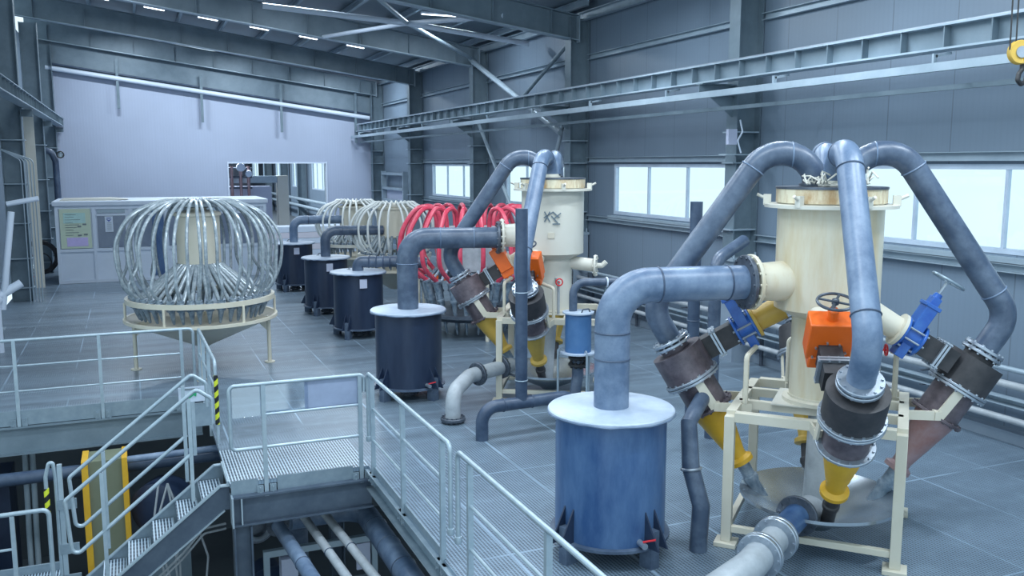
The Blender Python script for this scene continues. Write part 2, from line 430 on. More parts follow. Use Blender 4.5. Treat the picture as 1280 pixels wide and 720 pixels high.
# rafters from right columns to left columns
rl = ['nearest rafter, top edge of the picture', 'second rafter, crossing just beyond the roof bracing', 'third rafter from the camera', 'farthest rafter against the end wall']
for i, y in enumerate(colY[2:]):
    e = empty('roof_rafter', (10, y, 6.4), 'grey steel I-section ' + rl[i], 'roof beam', 'roof rafters')
    x0 = -3.2
    a = V((0, 0, roof_bottom(10) - 6.4)); b = V((x0 - 10, 0, roof_bottom(x0) - 6.4))
    u = V((-.1325, 0, 0)) * 0 + V((.1313, 0, .9913))
    mb = MB()
    mb.prism([(a.x, a.z), (b.x, b.z), (b.x, b.z + .72), (a.x, a.z + .56)], (0, 0, 0), (1, 0, 0), (0, 0, 1), (0, .016, 0))
    mb.build('web', 'girder', e)
    MB().beam(a, b, .26, .025, u).build('bottom_flange', 'struct_light', e)
    MB().beam(a + V((0, 0, .56)), b + V((0, 0, .72)), .26, .025, u).build('top_flange', 'struct', e)
    k = 9
    for j in range(k):
        p = a.lerp(b, (j + .5) / k)
        MB().box(p.x - .008, p.x + .008, -.12, .12, p.z + .015, p.z + .57).build('web_stiffener', 'girder', e)
    MB().box(-.03, .0, -.14, .14, a.z - .05, a.z + .6).build('end_plate', 'struct_light', e)
# purlins
for k in range(10):
    x = -2.2 + 1.35 * k
    z = rz(x) + .02
    p = MB().channel((0, -7.4, 0), (0, 12, 0), .08, .18, (.13, 0, .99), .012)
    o = p.build('roof_purlin', 'struct_light'); o.location = (x, 26.3, z)
    tag(o, 'thin galvanised roof purlin running lengthwise above the rafters', 'purlin', 'lengthwise roof purlins')
# eaves beam above the wall
o = MB().channel((0, -14, 0), (0, 12.3, 0), .12, .2, (0, 0, 1), .015).build('eaves_beam', 'struct_light'); o.location = (10.12, 26.2, 6.95)
tag(o, 'light grey eaves beam along the very top of the window wall', 'beam')
# girts (wall rails) between columns
gl = {(6.0, 0): 'upper grey wall rail between the nearest column and the second', }
for bi in range(1, 5):
    ya, yb = colY[bi] + .2, colY[bi + 1] - .2
    bay = ['bay of the three-pane window behind the near pipes', 'bay with the diagonal wall bracing', 'bay of the far window', 'last bay beside the far corner'][bi - 1]
    for z, nm in ((6.0, 'upper'), (3.6, 'window-head'), (2.22, 'sill-height')):
        if bi == 4 and z < 5: continue
        o = MB().channel((0, ya, 0), (0, yb, 0), .10, .12, (0, 0, 1), .01).build('wall_rail', 'struct_light'); o.location = (10.2, 0, z)
        tag(o, nm + ' horizontal steel wall rail in the ' + bay, 'wall rail', 'wall rails')
o = MB().channel((0, 1.5, 0), (0, colY[1] - .2, 0), .10, .12, (0, 0, 1), .01).build('wall_rail', 'struct_light'); o.location = (10.2, 0, 3.6)
tag(o, 'window-head horizontal wall rail above the large right-hand window', 'wall rail', 'wall rails')
o = MB().channel((0, 1.5, 0), (0, colY[1] - .2, 0), .10, .12, (0, 0, 1), .01).build('wall_rail', 'struct_light'); o.location = (10.2, 0, 2.2)
tag(o, 'sill-height horizontal wall rail below the large right-hand window', 'wall rail', 'wall rails')
o = MB().channel((0, 1.5, 0), (0, colY[1] - .2, 0), .10, .12, (0, 0, 1), .01).build('wall_rail', 'struct_light'); o.location = (10.2, 0, 6.0)
tag(o, 'upper horizontal wall rail right of the nearest column', 'wall rail', 'wall rails')
# small shelf rails / panel in the last bay
e = empty('wall_rack', (10.05, 35.9, 0), 'small grey ladder-like rack on the window wall near the far corner', 'rack')
for z in (1.5, 2.0, 2.5, 3.1): MB().box(-.1, .1, -1.6, 1.6, z - .05, z + .05).build('shelf_rail', 'struct_light', e)
for y in (-1.6, 1.6): MB().box(-.1, .1, y - .05, y + .05, 0, 3.2).build('upright', 'struct_light', e)
MB().box(.1, .13, -1.5, 1.5, 1.55, 2.45).build('back_panel', 'label', e)

# crane girders
def girder(x, y0, y1, ztop, label, side, name='crane_girder'):
    e = empty(name, (x, y0, ztop), label, 'crane girder')
    L = y1 - y0
    MB().box(-.13, .13, 0, L, -.02, 0).build('top_flange', 'struct_light', e)
    MB().box(-.13, .13, 0, L, -.30, -.275).build('bottom_flange', 'struct_light', e)
    MB().box(-.008, .008, 0, L, -.275, -.02).build('web', 'girder', e)
    k = int(L / .655); st = MB()
    for j in range(k + 1):
        y = .2 + j * .655
        if y < L - .05: MB().box(-.115, .115, y - .008, y + .008, -.275, -.02).build('web_stiffener', 'struct', e)
    MB().box(-.03, .03, 0, L, 0, .035).build('crane_rail', 'steel', e)
    return e
girder(9.2, 4.0, 38.2, 5.16, 'long grey crane runway girder with stiffeners along the window wall', 1)
girder(-2.22, 12.5, 38.4, 5.20, 'grey crane runway girder on the left side, ending at the far wall', -1)
e = empty('conductor_rail', (8.93, 4.0, 4.64), 'pale boxed conductor rail hung under the crane girder along the window wall', 'conductor rail')
MB().box(-.045, .045, 0, 34.4, -.05, .05).build('rail_housing', 'struct_light', e)
for j in range(12):
    y = 1.2 + j * 2.9
    MB().beam((0, y, .05), (0, y, .16), .03, .06).build('hanger', 'struct_light', e)
    MB().beam((0, y, .13), (.26, y, .18), .03, .03).build('hanger_arm', 'struct_light', e)
o = MB().box(-.03, .03, 0, 34, -.03, .03).build('cable_conduit', 'struct'); o.location = (9.25, 4.2, 4.42)
tag(o, 'thin dark conduit running below the pale conductor rail on the right', 'conduit')

# wall and roof bracing
def brace(a, b, r, label, m='struct_light'):
    o = MB().cyl((0, 0, 0), V(b) - V(a), r, n=12).build('steel_brace', m); o.location = a; return tag(o, label, 'brace', 'steel bracing')
brace((9.72, 26.0, 6.62), (9.72, 19.8, 4.25), .075, 'diagonal tube brace falling from the third column to the right above the crane girder')
brace((9.80, 19.4, 6.40), (9.80, 22.8, 5.05), .05, 'diagonal brace falling left from the second column above the crane girder', 'struct')
brace((9.8, 25.6, 4.75), (9.8, 22.3, 1.6), .05, 'diagonal brace falling right from the third column below the crane girder')
brace((9.8, 19.7, 4.72), (9.8, 21.0, 2.2), .05, 'short diagonal brace left of the second column below the crane girder')
brace((3.2, 22.7, 7.25), (6.65, 22.25, 6.98), .07, 'bright roof brace tube left of the crossing point', 'white')
brace((6.65, 22.25, 6.98), (9.8, 21.9, 6.6), .07, 'bright roof brace tube right of the crossing point', 'white')
brace((6.65, 22.25, 6.98), (9.9, 26.1, 6.62), .055, 'roof brace running from the crossing point to the third column')
brace((4.9, 19.5, 7.25), (6.65, 22.25, 6.98), .055, 'roof brace running from the top edge to the crossing point')
brace((8.1, 19.5, 6.85), (6.65, 22.25, 6.98), .06, 'roof brace running from the crossing point up to the nearest rafter', 'white')
brace((6.65, 22.25, 6.98), (5.3, 26.0, 7.05), .055, 'roof brace running from the crossing point to the second rafter', 'white')

# visible sloping row of roof luminaires, plus fill lamps added to brighten the hall
def luminaire(x, y, z, L, label, power, group=None, along='X', tilt=0.):
    e = empty('roof_or_fill_lamp', (x, y, z), label, 'lamp', group)
    dx, dy = (L / 2, .07) if along == 'X' else (.07, L / 2)
    MB().box(-dx, dx, -dy, dy, 0, .05).build('housing', 'white', e)
    MB().box(-dx + .02, dx - .02, -dy + .015, dy - .015, -.012, 0).build('diffuser', 'lamp', e)
    for k in (-.7, .7): MB().cyl((dx * k, dy * k, .05), (dx * k, dy * k, rz(x) - z + .05), .008, n=6).build('suspension_rod', 'steel', e)
    ld = bpy.data.lights.new('lamp_light', 'AREA'); ld.shape = 'RECTANGLE'; ld.size = 2 * dx; ld.size_y = 2 * dy; ld.energy = power; ld.color = (.80, .91, 1)
    lo = bpy.data.objects.new('lamp_light', ld); col.objects.link(lo); lo.parent = e; lo.location = (0, 0, -.03)
    e.rotation_euler = (0, tilt, 0)
    return e
PW = 66
for x in (0.2, 2.8, 5.4, 7.6):  # unseen fill lamps, added to brighten the near machines
    for y in (4.5, 9.5, 14.5):
        luminaire(x, y, roof_bottom(x) - .05, 1.5, 'long added fill lamp above the near machines, outside the picture', PW, 'near added fill lamps')
for j, x in enumerate((-.5, 1.0, 2.5, 4.0, 5.5, 7.0)):
    luminaire(x, 29.3, rz(x) - .32, .6, 'slim bright luminaire in the sloping row under the roof beyond the second rafter', 40, 'row of roof luminaires', tilt=.131)
for x in (0., 4., 8.):  # fill lamps added under the roof for the middle and far floor
    luminaire(x, 35.6, rz(x) - .12, 1.5, 'added fill lamp hidden behind the third rafter', 120, 'far added fill lamps')
    luminaire(x, 23.0, rz(x) - .08, 1.5, 'added fill lamp above the roof bracing', 75, 'middle added fill lamps')

for y in (44., 52., 62.):  # fill lamps added to lighten the view through the opening
    e = empty('roof_or_fill_lamp', (3.5, y, 6.8), 'added fill lamp in the next hall, beyond the opening', 'lamp', 'added fill lamps in the next hall')
    MB().box(-.75, .75, -.1, .1, 0, .06).build('housing', 'white', e); MB().box(-.72, .72, -.08, .08, -.012, 0).build('diffuser', 'lamp', e)
    for k in (-.5, .5): MB().cyl((k, 0, .06), (k, 0, 1.1), .01, n=6).build('suspension_rod', 'steel', e)
    ld = bpy.data.lights.new('lamp_light', 'AREA'); ld.shape = 'RECTANGLE'; ld.size = 1.5; ld.size_y = .2; ld.energy = 700; ld.color = (.8, .91, 1)
    lo = bpy.data.objects.new('lamp_light', ld); col.objects.link(lo); lo.parent = e; lo.location = (0, 0, -.03)
# sloping white pipe on end wall with hangers
e = empty('roof_drain_pipe', (0, 38.35, 6.0), 'long white pipe sloping down to the right across the far wall', 'pipe')
MB().cyl((-2.6, 0, 1.08), (9.7, 0, -.55), .09).build('pipe_run', 'white', e)
for x, z0, z1 in ((-.15, 5.62, 7.5), (2.9, 5.15, 7.0), (6.0, 4.8, 6.8), (9.1, 4.4, 6.5)):
    MB().box(x - .05, x + .05, -.03, .05, z0 - 6, z1 - 6).build('hanger_rail', 'struct', e)
o = MB().box(-6.2, 6.3, -.03, .03, -.03, .03).build('wall_cable', 'pvc_dark'); o.location = (3.5, 38.45, 6.45); o.rotation_euler = (0, .1325, 0)
tag(o, 'dark cable run just above the sloping white pipe on the far wall', 'cable')

# left side columns
ln = ['nearest, at the left picture edge', 'second from the left edge, behind the pale strip', 'third from the left edge, beside the hose reel', 'in the far left corner']
for i, y in enumerate((19.5, 26.0, 32.6, 38.3)):
    e = empty('steel_column', (-2.62, y, 0), 'grey steel column on the left side, ' + ln[i], 'column', 'columns on the left side')
    MB().ibeam((0, 0, 0), (0, 0, 7.9), .30, .50, (1, 0, 0)).build('shaft', 'struct', e)
    for z in (.35, 1.1, 2.0, 3.0, 4.1): MB().box(-.24, .3, -.17, .17, z - .012, z + .012).build('stiffener', 'struct_light', e)
    MB().ibeam((.2, 0, 4.78), (.5, 0, 4.78), .18, .18, (0, 0, 1)).build('girder_bracket', 'struct', e)
o = MB().box(-.13, .13, -.01, .01, 0, 5.).build('sheet_cladding', 'cream_clean'); o.location = (-2.45, 28.6, 0)
tag(o, 'narrow cream strip standing behind the left columns', 'panel')
e = empty('conduit_bundle', (-2.33, 25.8, 0), 'bundle of thin grey conduits climbing the second left column', 'conduit')
for k in range(5): MB().tube([(-.1 + .07 * k, -.2, .0), (-.1 + .07 * k, -.2, 3.6), (-.6, -.2, 3.9)], .014, 8, .15).build('conduit', 'struct_light', e)
o = MB().cyl((0, 0, .8), (.26, 0, 2.62), .06).build('leaning_pole', 'white'); o.location = (-2.28, 19, 0)
tag(o, 'white round pole leaning against the nearest left column', 'pole')
e = empty('pipe_barrier', (-2.3, 18.9, 0), 'white tubular barrier with sloping arm at the left edge of the floor', 'barrier')
MB().cyl((-.35, 0, .86), (.35, .2, 1.27), .08).build('arm', 'white', e)
MB().cyl((-.05, 0, 0), (-.05, 0, .95), .06).build('post', 'white', e)
MB().lathe([(.0, -.07), (.09, -.05), (.09, .05), (0, .07)], (-.05, 0, 1.0), (0, 1, 0), 16).build('joint', 'white', e)
o = MB().cyl((-.3, 0, 0), (.25, 0, .1), .05).build('wall_bracket_arm', 'white'); o.location = (-1.85, 19.6, 2.74)
tag(o, 'short white bracket arm sticking out from the left columns at head height', 'bracket')
# hose reel, extinguisher-like cylinder, downpipe in the far left corner
e = empty('hose_reel', (-2.64, 30.9, 0), 'coil of black hose hanging on its reel near the far left corner', 'hose reel')
for k in range(5): MB().torus((.05, .03 * (k - 2), .66), (.1, 1, 0), .50 - .035 * (k % 3), .035, 32, 8).build('hose_coil', 'rubber', e)
MB().cyl((0, -.1, .72), (0, .1, .72), .12).build('hub', 'dark_steel', e)
MB().box(-.05, .05, .1, .16, 0, 1.5).build('stand', 'struct', e)
MB().torus((.05, 0, .50), (.1, 1, .1), .30, .02, 28, 8).build('hose_loop', 'rubber', e)
e = empty('white_canister', (-2.88, 30.2, 0), 'white standing canister with curved tube beside the black hose coil', 'canister')
MB().lathe([(.1, 0), (.14, .03), (.14, .6), (.1, .66), (.04, .68)], n=24).build('body', 'white', e)
MB().tube([(0, 0, .66), (0, 0, .95), (-.14, 0, 1.05), (-.18, 0, 1.15)], .035, 10, .1).build('tube', 'white', e)
for z in (.15, .3, .45): MB().cyl((.12, -.02, z), (.18, -.04, z), .02, n=8).build('fitting', 'red' if z < .2 else 'steel', e)
o = MB().tube([(0, 0, 0), (0, 0, 3.6), (-.12, 0, 3.9), (-.5, 0, 3.95)], .10, 16, .15).build('downpipe', 'pvc_dark'); o.location = (-2.12, 33.0, 0.)
tag(o, 'dark vertical downpipe in the far left corner beside the white cabin', 'pipe')
e = empty('tap_fitting', (-1.95, 32.8, 3.8), 'white valve fitting on top of the dark downpipe', 'valve')
MB().lathe([(.06, -.1), (.1, -.08), (.1, .06), (.05, .1)], n=14).build('body', 'struct_light', e)
MB().torus((0, -.12, 0), (0, 1, 0), .10, .02, 20, 8).build('ring', 'black', e)

# ================================================================== WHITE CABIN at the back
e = empty('control_cabin', (-2.0, 29.2, 0), 'long low white control cabin against the far wall on the left', 'cabin')
CW, CD, CH = 5.98, 2.6, 2.40
b = MB(); b.box(0, CW, .05, CD, 0, CH - .12); b.build('body', 'white', e)
MB().box(-.06, CW + .06, -.06, CD + .06, CH - .12, CH + .02).build('roof', 'white', e, bevel=.02)
fr = MB()
for x in (0, .98, 1.98, 2.98, 3.98, 4.98, CW - .08): fr.box(x, x + .09, 0, .06, 0, CH - .12)
fr.box(.001, CW - .001, .006, .055, .002, .1); fr.box(.001, CW - .001, .006, .055, .93, 1.02); fr.box(.001, CW - .001, .006, .055, CH - .22, CH - .122)
fr.build('wall_frame', 'white', e)
for k in range(1, 6):
    x = .98 * k + .02
    w = MB().box(x + .12, x + .88, .01, .05, 1.04, 1.98).build('window_pane', 'cab_glass', e)
    MB().box(x + .08, x + .92, 0.0, .03, 1.98, 2.03).build('window_bar', 'white', w)
    MB().box(x + .12, x + .88, .02, .05, 2.06, 2.17).build('vent_pane', 'struct_light', e)
MB().box(2.62, 2.95, -.02, .03, .15, 2.1).build('blue_door', 'tank_blue', e)
po = MB().box(.12, .94, -.01, .035, 1.04, 2.2).build('notice_board', 'poster_green', e)
part_label(po, 'green notice board with violet and teal blocks')
MB().box(.22, .80, -.02, -.008, 1.78, 2.08).build('teal_block', 'poster_teal', po)
MB().box(.28, .84, -.02, -.008, 1.10, 1.36).build('violet_block', 'poster_violet', po)
tx = MB()
for i in range(9):
    z = 2.04 - .075 * i; x1 = random.uniform(.45, .78)
    tx.box(.26, x1, -.024, -.012, z - .012, z)
for (x, z) in ((.72, 1.72), (.58, 1.66), (.74, 1.42), (.58, 1.40)): tx.box(x, x + .1, -.024, -.008, z, z + .045)
tx.build('print', 'ink', po)
pp = MB().box(1.32, 1.54, -.02, 0.0, 1.50, 1.96).build('paper_notice', 'white', e); part_label(pp, 'white paper notice with a small blue emblem')
lg = MB(); lg.prism([(-.08, .03), (0, -.06), (.08, .03), (.0, -.01)], (1.43, -.026, 1.86), (1, 0, 0), (0, 0, 1), (0, .008, 0)); lg.box(1.37, 1.49, -.03, -.02, 1.90, 1.92)
lg.build('emblem', 'ink_blue', pp)
tl = MB()
for i in range(5): tl.box(1.37, 1.50, -.03, -.019, 1.76 - i * .05, 1.77 - i * .05)
tl.build('print', 'ink', pp)
o = MB().prism([(0, 0), (1.4, .0), (1.9, .03), (1.4, .07), (.1, .06)], (0, 0, 0), (1, 0, 0), (0, 0, 1), (0, .9, 0)).build('folded_sheet', 'cream_clean'); o.location = (-1.9, 29.9, CH + .02)
tag(o, 'flat pale sheet lying on the left end of the white cabin roof', 'sheet')

# stacked cladding panels by the opening
for k in range(6):
    o = MB().box(-1.7, 1.9, -.5, .5, 0, .20).build('cladding_stack', 'pallet' if k % 2 == 0 else 'white'); o.location = (6.0 + .06 * (k % 3), 33.4 - .08 * k * 0, .21 * k)
    tag(o, ['bottom', 'second', 'third', 'fourth', 'fifth', 'topmost'][k] + ' long pale panel pack in the stack before the opening', 'panel pack', 'stack of pale panel packs')
# things seen through the opening
e = empty('machine_enclosure', (6.3, 44, 0), 'pale steel frame around a light blue cabinet, seen through the opening', 'machine')
MB().box(-2.1, .24, -.29, .29, 2.62, 2.94).build('frame_top', 'struct_light', e)
MB().box(.25, .75, -.3, .3, 0, 2.95).build('frame_leg', 'cream_clean', e)
MB().box(-2.1, .0, .0, .8, 0, 2.45).build('cabinet', 'label', e)
e = empty('valve_manifold', (4.75, 43.5, 0), 'reddish pipe manifold with round white gauges behind the opening', 'pipework')
for x in (-.3, .1, .45): MB().cyl((x, 0, 0), (x, 0, 3.4), .07).build('riser', 'redbrown', e)
for z in (2.4, 2.9, 3.3): MB().cyl((-.5, 0, z), (.6, 0, z), .05).build('crossbar', 'dark_steel', e)
MB().lathe([(.18, -.05), (.2, 0), (.18, .05)], (.1, -.15, 3.35), (0, 1, 0)).build('gauge', 'white', e)
MB().lathe([(.14, -.05), (.16, 0), (.14, .05)], (.45, -.15, 3.05), (0, 1, 0)).build('gauge', 'white', e)
for i, y in enumerate((48, 56.5, 63, 70.5)):
    o = MB().ibeam((0, 0, 0), (0, 0, 7.5), .35, .5, (1, 0, 0)).build('steel_column', 'struct'); o.location = (9.9, y, 0)
    tag(o, 'grey steel column of the next hall, seen through the opening between bright windows', 'column', 'columns of the next hall')
for z, nm in ((1.4, 'upper'), (1.0, 'lower')):
    o = MB().cyl((0, 0, 0), (0, 42, 0), .09).build('wall_pipe', 'struct_light'); o.location = (9.6, 42, z)
    tag(o, nm + ' grey pipe along the wall of the next hall, seen through the opening', 'pipe')

# ================================================================== SETTLING TANKS
def settling_tank(loc, label, body_m, drain=True, plate=False, rot=0., lidm='lid'):
    e = empty('pump_tank', loc, label, 'tank', rz=rot)
    MB().lathe([(.50, .2), (.50, 1.30)], n=48).build('body', body_m, e)
    MB().lathe([(.50, .17), (.545, .175), (.545, .20), (.50, .205)], n=48).build('base_ring', 'pvc', e)
    ld = MB()
    ld.lathe([(.555, 1.30), (.57, 1.305), (.57, 1.325), (.56, 1.335), (.0, 1.345)], n=56)
    ld.build('lid', lidm, e)
    wd = MB(); x = []
    for i in range(40):
        a = 2 * PI * i / 40; r = .568 + random.uniform(-.004, .004)
        x.append((r * math.cos(a), r * math.sin(a), 1.304 + random.uniform(-.006, .006)))
    wd.tube(x, .010, 6, closed=True); wd.build('rim_bead', 'pvc_light', e)
    h = MB(); h.tube([(-.09, .33, 1.335), (-.07, .33, 1.385), (.07, .33, 1.385), (.09, .33, 1.335)], .010, 8, .015); h.box(-.12, -.06, .30, .36, 1.335, 1.345); h.box(.06, .12, .30, .36, 1.335, 1.345)
    h.build('lid_handle', 'dark_steel', e)
    for k in range(4):
        a = PI / 4 + k * PI / 2; c, s = math.cos(a), math.sin(a)
        lg = MB(); X = V((c, s, 0)); Y = V((-s, c, 0))
        lg.obox(X * .50 + V((0, 0, .17)), X * .07, Y * .05, (0, 0, .17)); lg.build('leg', 'pvc', e)
        for t in (-.055, .055):
            g = MB().prism([(0, 0), (.17, 0), (0, .32)], X * .49 + Y * t + V((0, 0, .2)), X, (0, 0, 1), Y * .015)
            g.build('gusset', 'tank_navy', e)
    v = MB(); v.cyl((0, 0, 0.0), (0, 0, .18), .09); v.flange((0, 0, .12), (0, 0, 1), .15, .03, 10, .012); v.flange((0, 0, .05), (0, 0, 1), .15, .03, 10, .012)
    v.build('bottom_outlet', 'dark_steel', e)
    if drain:
        d = MB().cyl((.26, -.42, .25), (.31, -.52, .25), .028).build('drain_valve', 'steel', e)
        MB().beam((.29, -.50, .285), (.40, -.50, .31), .014, .012).build('lever', 'red', d)
    if plate:
        MB().obox((-.07, -.508, 1.13), (.075, 0, 0), (0, .012, 0), (0, 0, .09)).build('label_plate', 'label', e)
    return e
ra = -.5
settling_tank((3.9, 6.87, 0), 'large scuffed blue tank with pale lid nearest the camera, big pipe rising from it', 'tank_blue', rot=-.52 + PI / 4 * 0)
settling_tank((3.8, 12.92, 0), 'dark navy tank with pale lid, second in the row behind the front railing', 'tank_navy', rot=-.3)
t3 = settling_tank((4.24, 17.98, 0), 'navy tank with small label plate, third in the row, corrugated pipe on its lid', 'tank_navy', plate=True, drain=False, rot=.1)
t4 = copy_tree(t3); t4.location = (4.21, 21.09, 0); t4['label'] = 'navy tank with label plate, fourth in the row, between its two look-alikes'
t5 = copy_tree(t3); t5.location = (4.19, 25.38, 0); t5['label'] = 'farthest navy tank of the row, nearest to the white cabin'

def weld(mb, c, d, r): mb.torus(c, d, r, .008, 32, 6)
def pipe_run(name, pts, r, bend, m, label, cat='pipe', welds=(), flanges=(), n=28, fl_m='dark_steel', weld_m='pvc_dark'):
    o = V(pts[0]); e = empty(name, o, label, cat)
    MB().tube([V(p) - o for p in pts], r, n, bend, 14).build('pipe_run', m, e)
    for c, d in welds:
        w = MB(); weld(w, V(c) - o, d, r + .001); w.build('weld_seam', weld_m, e)
    for c, d, R, t in flanges:
        MB().flange(V(c) - o, d, R, t, 14, .014).build('flange', fl_m, e)
    return e
P1 = V((5.96, 6.48, 0)); P2 = V((5.9, 12.27, 0))
A0 = V((3.9, 6.87, 0)); d = (P1 - A0).normalized(); z = 2.43
endp = P1 - d * .80
pipe_run('transfer_pipe', [A0 + V((0, 0, 1.335)), A0 + V((0, 0, z)), endp + V((0, 0, z))], .158, .34, 'pvc_light',
         'thick blue-grey pipe from the nearest tank lid bending across to the near separator', welds=[(A0 + V((0, 0, 1.78)), (0, 0, 1)), (A0 + V((0, 0, 2.02)), (0, 0, 1)), (A0 + V((0, 0, z)) + d * .42, d), (A0 + V((0, 0, z)) + d * 1.08, d)],
         flanges=[(endp + V((0, 0, z)) - d * .03, d, .25, .04)])
A0 = V((3.8, 12.92, 0)); d = (P2 - A0).normalized(); z = 2.40; endp = P2 - d * .80
pipe_run('transfer_pipe', [A0 + V((0, 0, 1.335)), A0 + V((0, 0, z)), endp + V((0, 0, z))], .158, .30, 'pvc',
         'thick dark blue pipe from the second tank lid bending right to the far separator', welds=[(A0 + V((0, 0, 2.02)), (0, 0, 1)), (A0 + V((0, 0, z)) + d * .5, d), (A0 + V((0, 0, z)) + d * 1.0, d)],
         flanges=[(endp + V((0, 0, z)) - d * .03, d, .25, .04)], weld_m='pvc_light')
# short corrugated pipe of the third tank
e = empty('transfer_pipe', (4.24, 17.98, 1.3), 'ribbed dark blue elbow on the third tank lid leading to the red-hosed cluster', 'pipe')
pts = [(0, 0, .03), (0, 0, .22), (.7, -.2, .22), (1.35, -.4, .18)]
MB().tube(pts, .115, 20, .2, 10).build('pipe_run', 'pvc', e)
q = MB()
for k in range(9): q.torus(V((.22, -.063, .22)).lerp(V((1.3, -.38, .18)), k / 8), (.95, -.28, -.03), .12, .016, 24, 6)
q.build('corrugation', 'pvc_dark', e)
pipe_run('transfer_pipe', [(4.21, 21.09, 1.33), (4.21, 21.09, 1.95), (5.6, 21.09, 1.92)], .115, .25, 'pvc', 'dark pipe on the fourth tank lid bending right to a white-hosed cluster', welds=[((4.6, 21.09, 1.94), (1, 0, 0))])
pipe_run('transfer_pipe', [(4.19, 25.38, 1.33), (4.19, 25.38, 1.96), (5.6, 25.4, 1.94)], .115, .25, 'pvc_light', 'dusty pipe on the farthest tank lid bending right to the rear hose cluster', welds=[((4.6, 25.38, 1.95), (1, 0, 0))])

